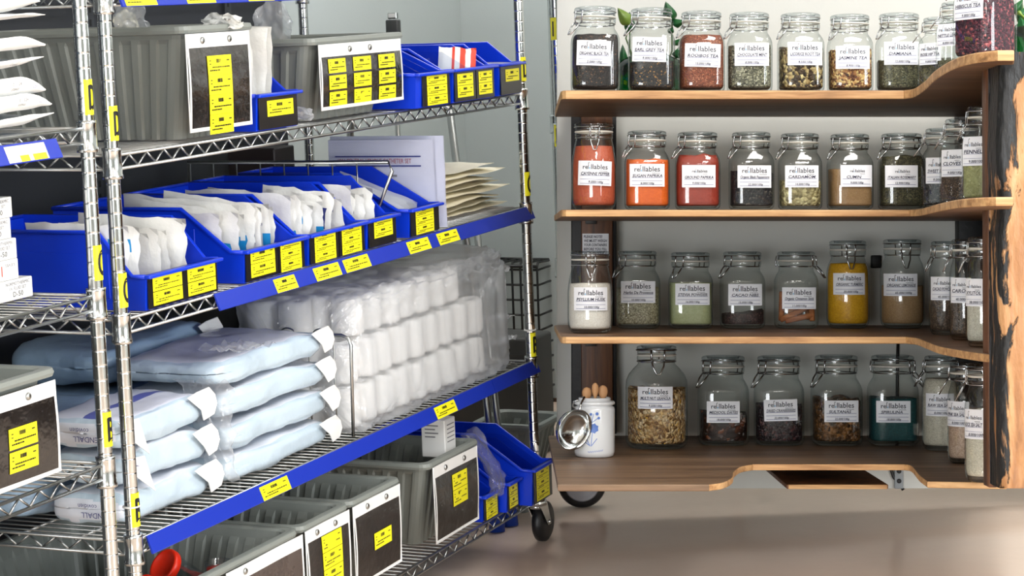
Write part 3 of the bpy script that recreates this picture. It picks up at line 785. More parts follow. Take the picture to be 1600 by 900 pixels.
# cream envelopes, a loose pile
q0 = rZ(694, 333, z2); q1 = rZ(800, 338, z2)
for i in range(8):
    b = MB(); rr = random.Random(60+i); dx = rr.uniform(-.03, .02); dy = rr.uniform(-.012, .012); am = rr.uniform(.002, .005)
    ln = .47 - .05*(i % 3)
    for sg in (0, 1):
        b.grid(lambda u, v: (1.405+dx+ln*u, .06+dy+.26*v+.0*sg, z2+.004+.0146*i + am*math.sin(u*7+i*2)*.6 + .0035*nz((u*5, v*5, i), 1, i) + sg*(.009*math.sin(PI*u)**.5*math.sin(PI*v)**.5 if 0 < v < 1 else 0)+.004), 16, 6, 0)
    tag(b.build('paper_envelope', cream, M=RK.M), 'cream paper envelope in the loose pile at the end of the middle shelf', 'envelope', 'cream envelopes in a pile')
# dark box
o = MB(); o.rbox(0, .13, 0, .10, 0, .186, .003, 1); o.rbox(.004, .126, -.0012, .001, .10, .180, .0005, 1, 1); o.rbox(.008, .122, -.0018, .001, .104, .176, .0005, 1, 0)
dbox = mat('dark_brown_card', (44, 34, 34), .5)
pp = RK.hit(485, 218, 0, .98)
tag(o.build('storage_box', [dbox, rust], M=packM(1.47, .455, z2)), 'dark brown box with a red outline above the blue bins', 'box')
# boxes of fluid sets
za2 = ZA[1]+.0018
bs, bt = rZ(52, 462, za2); bh = .0345
def fluid_box(i, ds, dt, flip, label):
    L, D, H = .26, .16, bh
    o = thing('carton', label, 'box', rkM(bs-L+ds, bt+dt, za2+(bh+.0006)*i), 'fluid set cartons')
    b = MB(); b.rbox(0, L, 0, D, 0, H, .0012, 1)
    f = (lambda x, y: (x, -.0004, y)) if not flip else (lambda x, y: (L-x, -.0004, H-y))
    cx = L-.042 if not flip else .21
    b.text('NORMOTHERMIC', f, 1, width=.066, height=.0056, at=(cx, H*.74), align='C')
    b.text('I.V. FLUID SET', f, 1, width=.046, height=.0056, at=(cx, H*.50), align='C')
    b.text('D-50', f, 2, width=.028, height=.0085, at=(cx, H*.17), align='C')
    if i in (0, 1):
        vs = L-.105 if not flip else .045
        b.text('1', f, 3, height=.018, at=(vs, H*.26)); b.text('LEVEL', f, 1, width=.028, height=.005, at=(vs-.034, H*.2))
    b.build('carton_body', [white_card, grey_ink, black, red_p], o)
dsx = [0, -.034, -.038, -.048, -.044]
for i, lb in enumerate(['bottom white carton of the fluid set stack', 'second white carton from the bottom, printed upside down with an orange 1', 'third white carton from the bottom of the fluid set stack', 'fourth white carton from the bottom of the fluid set stack', 'topmost white carton of the fluid set stack']):
    fluid_box(i, dsx[i], .002*(i % 2), i == 1, lb)
# flat pouches on the nearer rack
za1 = ZA[0]+.0018
ys = [(180, 84, 14), (152, 80, 26), (128, 70, 30), (93, 68, 12), (62, 70, 20), (20, 70, 8), (2, 62, 22)]
zp = -1
for i, (py, px, hp) in enumerate(ys):
    s_e, zc = rT(px, py, .02)
    L = .30; hh = hp/930.
    b = MB()
    def fp(u, v):
        x = s_e-L*(1-u); tip = max(0, u-.7)/.3
        k = hh*(1-tip**2.2*.85)
        return (x, .02+.012*(1-v)-.006*math.sin(PI*v), zc-hh*.5 - .012*(1-u)+.010*tip**2*(i % 3 == 0)+k*(v-.0)+.002*nz((u*6, v*3, i), 1, i))
    b.grid(fp, 18, 6, 0)
    def fb(u, v):
        x = s_e-L*(1-u)-.02; return (x, .034+.24*v, zc-.012*(1-u)-.002+.006*math.sin(PI*v)+.004*nz((u*4, v*5, i), 1, i+3))
    b.grid(fb, 12, 10, 1); b.grid(lambda u, v: (fb(u, v)[0], fb(u, v)[1], fb(u, v)[2]-.012*math.sin(PI*v)), 12, 10, 2)
    if i in (1, 2, 3):
        fq = lambda x, y: (lambda p: (p[0], p[1]-.0012, p[2]))(fp(min(1, .70+x/L), .25+y/max(hh, .01)))
        b.text('0   124', fq, 3, width=.024, height=hh*.2, at=(0, hh*.3)); b.text('STERILE', fq, 3, width=.02, height=hh*.12, at=(0, hh*.05)); b.text('LOT', fq, 4, width=.010, height=hh*.18, at=(.056, hh*.2))
    o = b.build('flat_pouch', [white_paper, film, drape_d, grey_ink, violet], M=RK.M)
    tag(o, ['lowest', 'second lowest', 'third lowest', 'middle', 'third highest', 'second highest', 'highest'][i]+' flat white pouch in the stack on the nearer rack', 'pouch', 'flat pouches in a stack')
# things at the back of the rack and under it
o = MB(); o.rbox(0, .30, 0, .2, 0, .16, .006, 2); o.box(.0, .30, -.001, 0, .13, .135)
q = RK.hit(790, 556, 2, z3)
tag(o.build('storage_box', dgrey_pl, M=rkM(1.50, .385, z3)), 'dark grey box behind the gauze bag at the end of the wire shelf', 'box')
# white carton standing in the last tote
o = MB(); o.rbox(0, .060, 0, .062, .03, .12, .002, 1)
f = lambda x, y: (-.0004, .062-x, y); f2 = lambda x, y: (x, -.0004, y)
for k in range(4): o.add([f(.010, .105-.009*k), f(.045-.008*(k % 2), .105-.009*k), f(.045-.008*(k % 2), .108-.009*k), f(.010, .108-.009*k)], [(0, 1, 2, 3)], 1)
for k in range(5): o.add([f2(.012, .105-.010*k), f2(.052, .105-.010*k), f2(.052, .1075-.010*k), f2(.012, .1075-.010*k)], [(0, 1, 2, 3)], 1)
cp_ = RK.hit(715, 657, 0, 1.385)
tag(o.build('carton', [white_card, grey_ink], M=rkM(1.375, cp_.y+.03, cp_.z-.12)), 'white carton standing in the last grey tote under the lowest blue strip', 'box')
# crumpled bag at the lowest blue bins
b = MB()
def cb(u, v):
    return (1.512+.07*u+.012*nz((u*5, v*6, 1), 1, 2), -.024+.07*v*v+.014*nz((u*6, v*7, 3), 1, 4), z4+.055+.155*v+.008*nz((u*4, v*4, 6), 1, 5))
b.grid(cb, 16, 18); b.grid(lambda u, v: (cb(u, v)[0], cb(u, v)[1]+.018*math.sin(PI*u), cb(u, v)[2]), 16, 18)
tag(b.build('plastic_bag', film_thin, M=RK.M), 'crumpled clear bag hanging over the lip of the lowest blue bin', 'plastic bag')
# red-capped tubs in the first tote
def tub(u, v, s, lab, capr=.034, tilt=0.):
    p = RK.hit(u, v, 0, s)
    o = thing('specimen_tub', lab, 'tub', RK.M @ Matrix.Translation((s, p.y, p.z)) @ Matrix.Rotation(-tilt, 4, 'Y') @ Matrix.Rotation(-tilt*.35, 4, 'X'))
    b = MB(); b.lathe([(capr*.8, -.09), (capr*.86, -.012), (capr*.9, -.012)], 24, 0, cap1=False); b.build('cup', clear_pl, o)
    b = MB(); b.lathe([(capr*.96, -.014), (capr, -.012), (capr, -.001), (capr*.95, .002), (capr*.8, .002), (capr*.78, 0), (.001, 0)], 32, 0); b.build('cap', red_cap, o)
tub(255, 884, .33, 'specimen tub with a bright red screw cap tilted in the first grey tote', .036, .9)
tub(218, 915, .22, 'second red-capped tub half hidden below the tilted one', .03, .5)
p = RK.hit(340, 877, 0, .45)
b = MB(); b.lathe([(.022, -.08), (.026, .0), (.0255, .001), (.0245, 0), (.021, -.078)], 28, 0); b.lathe([(.001, -.07), (.021, -.07), (.0225, -.012), (.001, -.010)], 24, 1)
tag(b.build('clear_cup', [clear_pl, red_cap], M=RK.M @ Matrix.Translation((.45, p.y, p.z))), 'clear cup with red contents in the first grey tote', 'cup')
# bags on the totes of the upper shelf
def crumple_bag(u, v, s, w, h, seed, label, m_, lean=0.):
    p = RK.hit(u, v, 0, s); b = MB()
    for sg in (0, 1):
        b.grid(lambda a, c: (s+.016*nz((a*4, c*4, sg), 1, seed)+sg*.025*math.sin(PI*a)*(1-c), p.y-w/2+w*a+.10*w*nz((c*3, 2, 0), 1, seed)+lean*c, p.z+h*c*(1-.35*abs(2*a-1)**2)+.008*nz((a*6, c*6, 2), 1, seed)), 14, 12)
    return tag(b.build('plastic_pouch' if m_ is not white_paper else 'paper_packet', m_, M=RK.M), label, 'pouch')
crumple_bag(205, 44, .32, .07, .06, 2, 'clear pouch sticking out of the tall grey tote next to the corner post', film)
crumple_bag(196, 46, .36, .05, .035, 6, 'folded cream paper inside the clear pouch of the tall grey tote', cream)
crumple_bag(348, 45, .40, .085, .028, 3, 'white folded paper lying across the rim of the tall grey tote', white_paper)
crumple_bag(428, 72, .80, .085, .10, 4, 'clear zip pouch standing between the small blue bin and the nine-label tote', film)
crumple_bag(462, 188, .70, .08, .03, 7, 'clear scrap of film on the shelf beside the small blue bin', film)

# ================================================================== behind the rack
SW = 3.618                                                    # the wall stands this far along the rack's direction
b = MB()
a0 = RK.hit(752, 408, 0, SW-.10); a1 = RK.hit(852, 408, 0, SW-.02); lo = RK.hit(800, 625, 0, SW-.05).z; hi = RK.hit(800, 408, 0, SW-.05).z
tL, tR = RK.hit(735, 408, 0, SW-.05).y, RK.hit(851, 408, 0, SW-.05).y
n = 9
for i in range(n+1):
    t = tL+(tR-tL)*i/n
    b.tube([(SW-.012, t, hi+.0), (SW-.11, t, hi+.005), (SW-.12, t, hi-.01), (SW-.12, t, lo)], .0042, 6)
for i in range(10):
    zz_ = hi-.02-(hi-lo-.02)*i/9
    b.tube([(SW-.005, tR-.0, zz_), (SW-.116, tR, zz_), (SW-.116, tL, zz_), (SW-.005, tL, zz_)], .0042, 6)
b.tube([(SW-.012, tL, hi+.002), (SW-.012, tR, hi+.002)], .006, 6); b.tube([(SW-.12, tL, hi-.008), (SW-.12, tR, hi-.008)], .006, 6)
tag(b.build('wire_basket', wire_black, M=RK.M), 'black wire grid basket hung on the wall behind the rack end', 'basket')
# small reader on a rod above the blue bins
b = MB(); p = RK.hit(614, 43, 0, 2.32)
b.rbox(2.31, 2.335, p.y-.019, p.y+.019, p.z-.02, p.z+.022, .004, 2, 0); b.rbox(2.315, 2.33, p.y-.014, p.y+.014, p.z+.024, p.z+.042, .002, 1, 1); b.rbox(2.3145, 2.3155, p.y-.011, p.y+.011, p.z+.028, p.z+.039, .0005, 1, 2)
b.tube([(2.323, p.y, p.z), (2.323, p.y, .02)], .008, 8, 1); b.lathe([(.001, .03), (.10, .012), (.10, 0)], 20, 1, (2.323, p.y, 0))
tag(b.build('pole_reader', [dgrey_pl, steel, white_sheet], M=RK.M), 'small grey box on a thin pole standing behind the upper blue bins', 'reader')
# added dark sheet standing in for the shade behind the rack, with slotted strips
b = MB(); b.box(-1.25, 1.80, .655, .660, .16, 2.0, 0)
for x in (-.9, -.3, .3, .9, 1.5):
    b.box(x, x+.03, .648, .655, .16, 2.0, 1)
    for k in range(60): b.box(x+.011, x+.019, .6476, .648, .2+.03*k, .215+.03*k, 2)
tag(b.build('shade_panel', [mat('shade_sheet', (46, 49, 54), .55), mat('shaded_strip', (58, 62, 66), .4), black], M=RK.M), 'added dark sheet with slotted strips, in place of the shade behind the rack', 'panel')
# step ladder with blue feet
lad = thing('step_ladder', 'grey metal step ladder with blue rubber feet behind the rack', 'step ladder', RK.M.copy())
def lp(u, v, s): q = RK.hit(u, v, 0, s); return Vector((s, q.y, q.z))
def rail(pts, r_):
    b = MB(); b.tube(pts, r_, 10); b.build('rail', steel, lad)
    e = pts[0]; d = (pts[1]-pts[0]).normalized()
    c = MB(); c.tube([Vector((e.x, e.y, .0))+d*0, e+d*.075], .021, 12); c.build('rubber_foot', blue_rub, lad)
for s_, uf, vf, ut, vt in ((1.925, 777, 829, 703, 172), (1.99, 798, 818, 726, 172)):
    f0 = lp(uf, vf, s_); f0.z = .004; tp = lp(ut, vt, s_+.10)
    mid = lp((762 if uf < 790 else 775), 640, s_+.03)
    rail([f0, mid, tp] if uf < 790 else [f0, mid, lp(742, 330, s_+.07)], .0105 if uf < 790 else .0095)
b = MB()
e0 = lp(703, 172, 2.15)
b.tube([e0, e0+Vector((.02, .06, .03)), e0+Vector((.03, .25, .03)), e0+Vector((.02, .31, 0)), Vector((2.03, e0.y+.36, .02))], .0105, 10); b.build('rail', steel, lad)
for k in range(3):
    zz_ = .22+.25*k; a = lp(765-9*k, 700-115*k, 2.02)
    c = MB(); c.rbox(1.955, 2.035, a.y+.03, a.y+.30, a.z, a.z+.022, .004, 1); c.build('step', dgrey_pl, lad)
# storage tote on the floor behind the rack
pf = RK.hit(861, 668, 0, 2.35)
ph_ = RK.hit(862, 667, 0, 2.05)
tote(0, .20, 0, .20, 0, ph_.z, 'grey tote on the floor behind the rack end, rim showing past the post', M=rkM(2.05, ph_.y+.038, .0) , group=None)
hc = RK.hit(800, 528, 0, 2.75).z
o = MB(); o.rbox(0, .16, 0, .8, 0, hc, .01, 2); o.box(-.002, 0, .03, .77, hc-.06, hc-.05)
tag(o.build('floor_cabinet', mat('charcoal_panel', (56, 56, 54), .6), M=rkM(2.75, RK.hit(834, 600, 0, 2.75).y, .0)), 'dark low cabinet on the floor behind the ladder and the grey tote', 'cabinet')
# a third rack, nearly all hidden by the jar shelf
c0 = WD.hit(904, 795, 2, 0.0)
base = Vector((c0.x-.022, c0.y+.06, 0))
k0 = (CAM + ray(868, 30)*((base.y-CAM.y)/ray(868, 30).y)).x
base.x = k0
M3 = Matrix.Translation(base)
r3 = thing('wire_rack', 'far wire rack behind the jar shelf, only its caster and a post sliver showing', 'shelving rack', M3)
post(r3, 0, 0, .13, 2.0); post(r3, .5, 0, .13, 2.0); post(r3, .5, .4, .13, 2.0); post(r3, 0, .4, .13, 2.0)
for z_ in (.2, .62, 1.04, 1.5): wire_shelf(r3, 0, .5, 0, .4, z_, [(0, 0), (.5, 0), (.5, .4), (0, .4)])
b = MB(); rz_ = .066
dx = c0.x-base.x+.012; dy = c0.y-base.y+.02
b.lathe([(.012, .14), (.026, .14), (.026, .132), (.01, .13)], 16, 0, (dx*.3, dy*.3, 0))
for sg in (-1, 1): b.tube([(dx*.3, dy*.3+sg*.02, .136), (dx, dy+sg*.022, rz_)], .005, 6)
cst = b.build('caster', steel, r3)
w = MB(); w.lathe([(.048, -.018), (.060, -.016), (.066, -.008), (.066, .008), (.060, .016), (.048, .018)], 40, 0, (dx, dy, rz_), M=Matrix.Rotation(PI/2, 3, 'X'), cap0=False, cap1=False)
w.build('wheel', rubber, cst)
hub = mat('pale_hub', (150, 146, 150), .4)
w = MB(); w.lathe([(.001, -.013), (.018, -.013), (.038, -.013), (.043, -.017), (.048, -.016), (.048, .016), (.001, .016)], 40, 0, (dx, dy, rz_), M=Matrix.Rotation(-PI/2, 3, 'X')); w.lathe([(.001, -.019), (.006, -.018), (.007, -.012)], 16, 0, (dx, dy, rz_), M=Matrix.Rotation(PI/2, 3, 'X'))
w.build('hub', hub, cst)
for s_z, lt in ((45, 'D'), (212, 'C')):
    zt = WD.hit(868, s_z, 1, base.y-.014).z
    b = MB(); b.box(-.0145, .0015, -.0142, -.0135, zt-.03, zt+.03, 0); b.box(-.010, -.006, -.0148, -.0142, zt-.02, zt+.02, 1)
    b.build('level_tag', [yellow, black], r3)
for o_ in list(r3.children):
    pass
# ================================================================== the jar shelf
wood_edge = wood_mat('pale_oiled_board', [(.28, (96, 66, 40)), (.45, (172, 128, 84)), (.6, (206, 164, 114)), (.78, (222, 184, 136))], 0, 1.2, .55)
wood_dark = wood_mat('dark_board', [(.25, (26, 16, 11)), (.45, (70, 42, 25)), (.6, (104, 64, 36)), (.8, (124, 80, 48))], 2, 1.2, .5, .3)
wood_grey = wood_mat('grey_brown_board', [(.25, (62, 44, 30)), (.45, (98, 74, 54)), (.6, (122, 96, 72)), (.8, (140, 112, 86))], 0, .8, .5)
wood_top = wood_mat('shaded_board_face', [(.28, (58, 38, 24)), (.45, (98, 68, 44)), (.6, (124, 90, 60)), (.78, (142, 106, 74))], 0, 1., .5)  # darker than the edges: dimmer light on top and underside put in the colour
wood_blackd = mat('black_stained_wood', (16, 15, 17), .55, bump=.2, bscale=30)
plate = mat('black_steel_plate', (12, 12, 14), .5)
shelf_root = thing('jar_shelf_unit', 'wooden corner shelf unit with four boards, dark uprights and a charred end post', 'shelf', JU.M.copy())
def jbox(u0, u1, v0, v1, y, y1, m_, name, r=.003):
    x0, za_ = jY(u0, v0, y); x1, _ = jY(u1, v0, y); _, zb_ = jY(u0, v1, y)
    b = MB(); b.rbox(x0, x1, y, y1, zb_, za_, r, 2); return b.build(name, m_, shelf_root)
YB = .76                                                         # the wall behind the shelves
ZS = [jY(1150, 141, 0)[1], jY(1150, 327.5, 0)[1], jY(1150, 526, 0)[1], jY(1290, 725, 0)[1]]
TH = [.0205, .0165, .0165, .0145]
def board(z, th, outline, name='shelf_board', top=None):
    """outline: list of (x, y); rounded a little at the edges"""
    top = top or wood_top
    bm = bmesh.new(); vs = [bm.verts.new((x, y, z)) for x, y in outline]; f = bm.faces.new(vs)
    r = bmesh.ops.extrude_face_region(bm, geom=[f])
    for v in r['geom']:
        if isinstance(v, bmesh.types.BMVert): v.co.z -= th
    bmesh.ops.recalc_face_normals(bm, faces=bm.faces)
    bmesh.ops.bevel(bm, geom=[e for e in bm.edges if abs(e.verts[0].co.z-e.verts[1].co.z) < 1e-5], offset=.0028, segments=2, profile=.5, affect='EDGES')
    b = MB(); b.bm(bm); o = b.build(name, [wood_edge, top], shelf_root)
    for p in o.data.polygons: p.material_index = 1 if abs(p.normal.z) > .9 else 0
    return o
def curve(pts, n=8):
    """smooth a pixel polyline (Catmull-Rom)"""
    P = [Vector(p) for p in pts]; P = [P[0]*2-P[1]]+P+[P[-1]*2-P[-2]]; out = []
    for i in range(1, len(P)-2):
        for k in range(n):
            t = k/n; a, b_, c, d = P[i-1], P[i], P[i+1], P[i+2]
            out.append(.5*((2*b_)+(c-a)*t+(2*a-5*b_+4*c-d)*t*t+(3*b_-a-3*c+d)*t**3))
    return out+[P[-2]]
def wing(z, pix): return [jZ(u, v, z) for u, v in curve(pix)]
yb = YB-.013
XL = jY(876, 141, 0)[0]
def outline(z, wpx, ybk, xr=None, notch=None):
    w = wing(z, wpx); x_end, y_end = w[-1]
    xr = xr or x_end+.10
    return [(XL, ybk), (XL, .03), (XL+.004, .008), (XL+.012, 0)] + w + [(x_end+.03, y_end), (xr, ybk)]
XR = jY(1560, 300, YB)[0]
BT = [wood_edge, wood_top]
board(ZS[0], TH[0], outline(ZS[0], [(1412, 141), (1428, 138), (1445, 126), (1462, 109), (1490, 92), (1520, 83), (1559, 78)], YB-.10, XR))
board(ZS[1], TH[1], outline(ZS[1], [(1420, 327.5), (1440, 325.5), (1470, 317), (1500, 311), (1530, 308.5), (1556, 307.5)], yb, XR))
board(ZS[2], TH[2], outline(ZS[2], [(1415, 526), (1432, 528), (1448, 534), (1468, 541), (1500, 547), (1530, 551.5), (1553, 554)], yb, XR))
# bottom deck: deeper at both ends, cut back in the middle
z_ = ZS[3]
cutL = curve([(1108, 757), (1130, 753.5), (1144, 746), (1147, 737), (1158, 729), (1178, 725)], 8)
cutR = curve([(1412, 725), (1424, 728), (1436, 742), (1449, 752)], 6)
ol = [jZ(871.5, 757, z_)]+[jZ(u, v, z_) for u, v in cutL]+[jZ(u, v, z_) for u, v in cutR]
e0 = jZ(1560, 762, z_); xe = jZ(1449, 752, z_)
ol = [(ol[0][0], yb)] + ol + [(e0[0]+.04, jZ(1560, 754, z_)[1]), (XR, yb)]
dk = board(z_, TH[3], ol, top=wood_grey); xd_ = jZ(1100, 757, z_)[0]
for p in dk.data.polygons:
    if p.center.x < xd_: p.material_index = 1
deck_poly = ol
# front edging of the deck's cut-back (pale raw edge)
ed = MB(); x0, _ = jZ(1166, 725, z_); x1, _ = jZ(1415, 725, z_)
ed.rbox(x0, x1, -.0035, -.0005, z_-TH[3]+.0005, z_-.0005, .001, 1); ed.build('edge_strip', wood_edge, shelf_root)
# uprights against the wall
zt = jY(900, -40, YB)[1]
jbox(893, 963, 153, 678, YB-.06, YB-.012, wood_blackd, 'upright', .002)
jbox(908, 957, 153, 678, YB-.072, YB-.062, wood_dark, 'upright_face', .002)
jbox(1497, 1549, 150, 690, YB-.06, YB-.012, wood_blackd, 'upright', .002)
for v0, v1 in ((157, 172), (338, 350), (535, 541)):
    jbox(915, 932, v0, v1, YB-.084, YB-.073, plate, 'bracket_plate', .001)
# side plank of the end and the charred post before it
yE = -.80
xa, zt_ = jY(1541.5, 96, yE); xb, zb_ = jY(1559, 762, yE)
b = MB(); b.rbox(xa, xb, yE, yE+.045, zb_, zt_, .003, 2); b.build('end_post', wood_dark, shelf_root)
b = MB(); p0 = jY(1579, 300, yE+.05)[0]
b.add([(p0, yE+.05, zb_), (p0+.03, yE+.05, zb_), (p0+.03, yE+.05, zt_), (p0, yE+.05, zt_), (1.275, YB-.004, zb_), (1.305, YB-.004, zb_), (1.305, YB-.004, zt_), (1.275, YB-.004, zt_)],
      [(0, 1, 2, 3), (5, 4, 7, 6), (4, 0, 3, 7), (1, 5, 6, 2), (3, 2, 6, 7), (4, 5, 1, 0)])
b.build('side_panel', wood_dark, shelf_root)
def charred():
    mt, nt, out = _new('charred_wood'); L = nt.links.new
    vec = coords(nt, (6, 6, 1.0)); n1 = N(nt, 'ShaderNodeTexNoise', Scale=2.4, Detail=7., Distortion=1.); L(vec, n1.inputs['Vector'])
    r = ramp(nt, [(.25, (92, 58, 34)), (.42, (156, 108, 66)), (.58, (190, 144, 98)), (.8, (208, 174, 138))]); L(n1.outputs[0], r.inputs[0])
    v2 = coords(nt, (9, 9, 2.6)); n2 = N(nt, 'ShaderNodeTexNoise', Scale=1.7, Detail=6., Roughness=.62, Distortion=.8); L(v2, n2.inputs['Vector'])
    tc = N(nt, 'ShaderNodeTexCoord'); sx = N(nt, 'ShaderNodeSeparateXYZ'); L(tc.outputs['Object'], sx.inputs[0])
    mr = N(nt, 'ShaderNodeMapRange'); mr.inputs[1].default_value = 0; mr.inputs[2].default_value = .045; mr.inputs[3].default_value = .13; mr.inputs[4].default_value = -.09; L(sx.outputs[0], mr.inputs[0])
    mz = N(nt, 'ShaderNodeMapRange'); mz.inputs[1].default_value = .52; mz.inputs[2].default_value = .78; mz.inputs[3].default_value = 0; mz.inputs[4].default_value = .13; L(sx.outputs[2], mz.inputs[0])
    a = N(nt, 'ShaderNodeMath', _operation='ADD'); L(n2.outputs[0], a.inputs[0]); L(mr.outputs[0], a.inputs[1])
    a2 = N(nt, 'ShaderNodeMath', _operation='ADD'); L(a.outputs[0], a2.inputs[0]); L(mz.outputs[0], a2.inputs[1])
    k = N(nt, 'ShaderNodeMapRange'); k.inputs[1].default_value = .545; k.inputs[2].default_value = .575; L(a2.outputs[0], k.inputs[0])
    mx = N(nt, 'ShaderNodeMix', _data_type='RGBA'); L(k.outputs[0], mx.inputs[0]); L(r.outputs[0], mx.inputs[6]); mx.inputs[7].default_value = srgb(10, 10, 12)
    p = N(nt, 'ShaderNodeBsdfPrincipled', Roughness=.5); L(mx.outputs[2], p.inputs['Base Color'])
    n3 = N(nt, 'ShaderNodeTexNoise', Scale=90., Detail=3.); L(coords(nt, (1, 1, .35)), n3.inputs['Vector'])
    hh = N(nt, 'ShaderNodeMath', _operation='MULTIPLY_ADD'); L(k.outputs[0], hh.inputs[0]); hh.inputs[1].default_value = -.8
    L(n3.outputs[0], hh.inputs[2])
    bp = N(nt, 'ShaderNodeBump', Strength=.55, Distance=.008); L(hh.outputs[0], bp.inputs['Height']); L(bp.outputs[0], p.inputs['Normal'])
    L(p.outputs[0], out.inputs[0]); return mt
yP = -.90
x0, zt_ = jY(1557, 82, yP); x1, zb_ = jY(1700, 762, yP)
b = MB(); HH = zt_-zb_
def cfr(u, v):
    z = HH*v; e = .006*nz((z*5, 1, 0), 1, 3)+.003*nz((z*19, 2, 0), 1, 4)
    x = e+(x1-x0-e)*u**1.6
    return (x, -.012*min(1, u*6)-.005*nz((x*14, z*5, 0), 1, 6)-.003*nz((x*60, z*12, 0), 1, 7), z)
b.grid(cfr, 40, 110, 0)
def cside(u, v):
    z = HH*v; e = .006*nz((z*5, 1, 0), 1, 3)+.003*nz((z*19, 2, 0), 1, 4); p = cfr(0, v)
    return (p[0]+.02*u*0, p[1]+u*(.07-p[1]), z)
b.grid(cside, 4, 110, 0)
b.add([(0, -.012, HH), (x1-x0, -.012, HH), (x1-x0, .07, HH), (0, .07, HH)], [(0, 1, 2, 3)]); b.add([(0, -.012, 0), (x1-x0, -.012, 0), (x1-x0, .07, 0), (0, .07, 0)], [(3, 2, 1, 0)])
b.add([(0, .07, 0), (x1-x0, .07, 0), (x1-x0, .07, HH), (0, .07, HH)], [(3, 2, 1, 0)])
po = b.build('charred_post', charred(), shelf_root, Matrix.Translation((x0, yP, zb_)))
# lower drawer board under the deck
xq0, zq0 = jY(1229, 757, .05); xq1, zq1 = jY(1388, 757, .05)
b = MB(); b.rbox(xq0, xq1, .05, .72, jY(1229, 764, .05)[1], zq0, .002, 2)
tag(b.build('low_board', wood_dark, M=JU.M), 'short dark board with a pale front edge under the deck of the jar shelf', 'board')
b = MB(); b.rbox(xq0+.004, xq1-.003, .046, .0495, jY(1229, 764, .05)[1], zq0, .001, 1); e_ = b.build('edge_strip', wood_edge, shelf_root)

# ------------------------------------------------------------------ jars
jar_glass = glass_mat('jar_glass', (250, 252, 251), (176, 186, 186), 1.45, .03)
lid_glass = glass_mat('lid_glass', (240, 244, 245), (182, 190, 192), 1.45, .05)
gasket_m = mat('white_rubber', (214, 210, 200), .5)
clip_wire = mat('clip_wire', (188, 190, 192), .2, 1.)
paper = mat('jar_label_paper', (236, 237, 242), .55)
ink = mat('label_ink', (58, 60, 70), .6); pen = mat('pen_ink', (24, 26, 58), .6); rule = mat('rule_blue', (52, 60, 130), .6); drop = mat('drop_blue', (70, 160, 205), .6)
def sect(W, p, n=44):
    """unit cross-section of the body: squarish for high p"""
    out = []
    for j in range(n):
        a = 2*PI*j/n; c, s_ = math.cos(a), math.sin(a)
        out.append((c, s_, (abs(c)**p+abs(s_)**p)**(-1/p)))
    return out
PROF = {   # (height, radius / half width, squareness 0..1)
 'square': [(0, .80, .8), (.012, .90, 1), (.04, .985, 1), (.09, 1, 1), (.58, 1, 1), (.63, .985, 1), (.67, .94, .9), (.71, .875, .6), (.735, .83, .3), (.75, .81, 0), (.80, .80, 0), (.812, .80, 0), (.818, .86, 0), (.845, .865, 0), (.872, .85, 0)],
 'round': [(0, .72, 0), (.012, .82, 0), (.045, .93, 0), (.10, .985, 0), (.18, 1, 0), (.50, 1, 0), (.60, .965, 0), (.70, .90, 0), (.78, .835, 0), (.81, .80, 0), (.835, .79, 0), (.84, .84, 0), (.865, .85, 0), (.885, .84, 0)],
 'tall': [(0, .74, 0), (.012, .84, 0), (.05, .95, 0), (.11, 1, 0), (.60, 1, 0), (.67, .975, 0), (.73, .90, 0), (.77, .82, 0), (.80, .78, 0), (.83, .77, 0), (.835, .83, 0), (.86, .84, 0), (.885, .83, 0)],
 'big': [(0, .80, 0), (.015, .90, 0), (.05, .985, 0), (.09, 1, 0), (.60, 1, 0), (.66, .985, 0), (.72, .90, 0), (.78, .74, 0), (.815, .62, 0), (.83, .59, 0), (.855, .585, 0), (.862, .63, 0), (.885, .635, 0), (.90, .62, 0)],
}
PSQ = 4.2
def ring_r(a, R, sq):
    p = 2+(PSQ-2)*sq; c, s_ = abs(math.cos(a)), abs(math.sin(a))
    return R*(c**p+s_**p)**(-1/p)
def prof_at(style, h):
    P = PROF[style]
    for (h0, r0, q0), (h1, r1, q1) in zip(P, P[1:]):
        if h <= h1: t = (h-h0)/(h1-h0) if h1 > h0 else 0; return r0+(r1-r0)*t, q0+(q1-q0)*t
    return P[-1][1], P[-1][2]
NJ = 44
def jar_shell(style, W, H):
    b = MB(); P = PROF[style]; vs = []
    for h, r, q in P:
        for j in range(NJ):
            a = 2*PI*j/NJ; R = ring_r(a, W/2*r, q); vs.append((R*math.cos(a), R*math.sin(a), h*H))
    fs = [(i*NJ+j, i*NJ+(j+1) % NJ, (i+1)*NJ+(j+1) % NJ, (i+1)*NJ+j) for i in range(len(P)-1) for j in range(NJ)]
    fs.append(tuple(range(NJ))[::-1]); b.add(vs, fs, 0, True)
    # thick foot: an inner dish
    P2 = [(.052, .86), (.030, .80), (.024, .5), (.030, .02)]
    vs = [(ring_r(2*PI*j/NJ, W/2*r, prof_at(style, .08)[1])*math.cos(2*PI*j/NJ), ring_r(2*PI*j/NJ, W/2*r, prof_at(style, .08)[1])*math.sin(2*PI*j/NJ), h*H) for h, r in P2 for j in range(NJ)]
    b.add(vs, [(i*NJ+j, i*NJ+(j+1) % NJ, (i+1)*NJ+(j+1) % NJ, (i+1)*NJ+j) for i in range(len(P2)-1) for j in range(NJ)], 0, True)
    return b
LOGO_F = [(.0, .0), (.0, .62), (.01, .74), (.05, .80), (.10, .78), (.115, .70)]
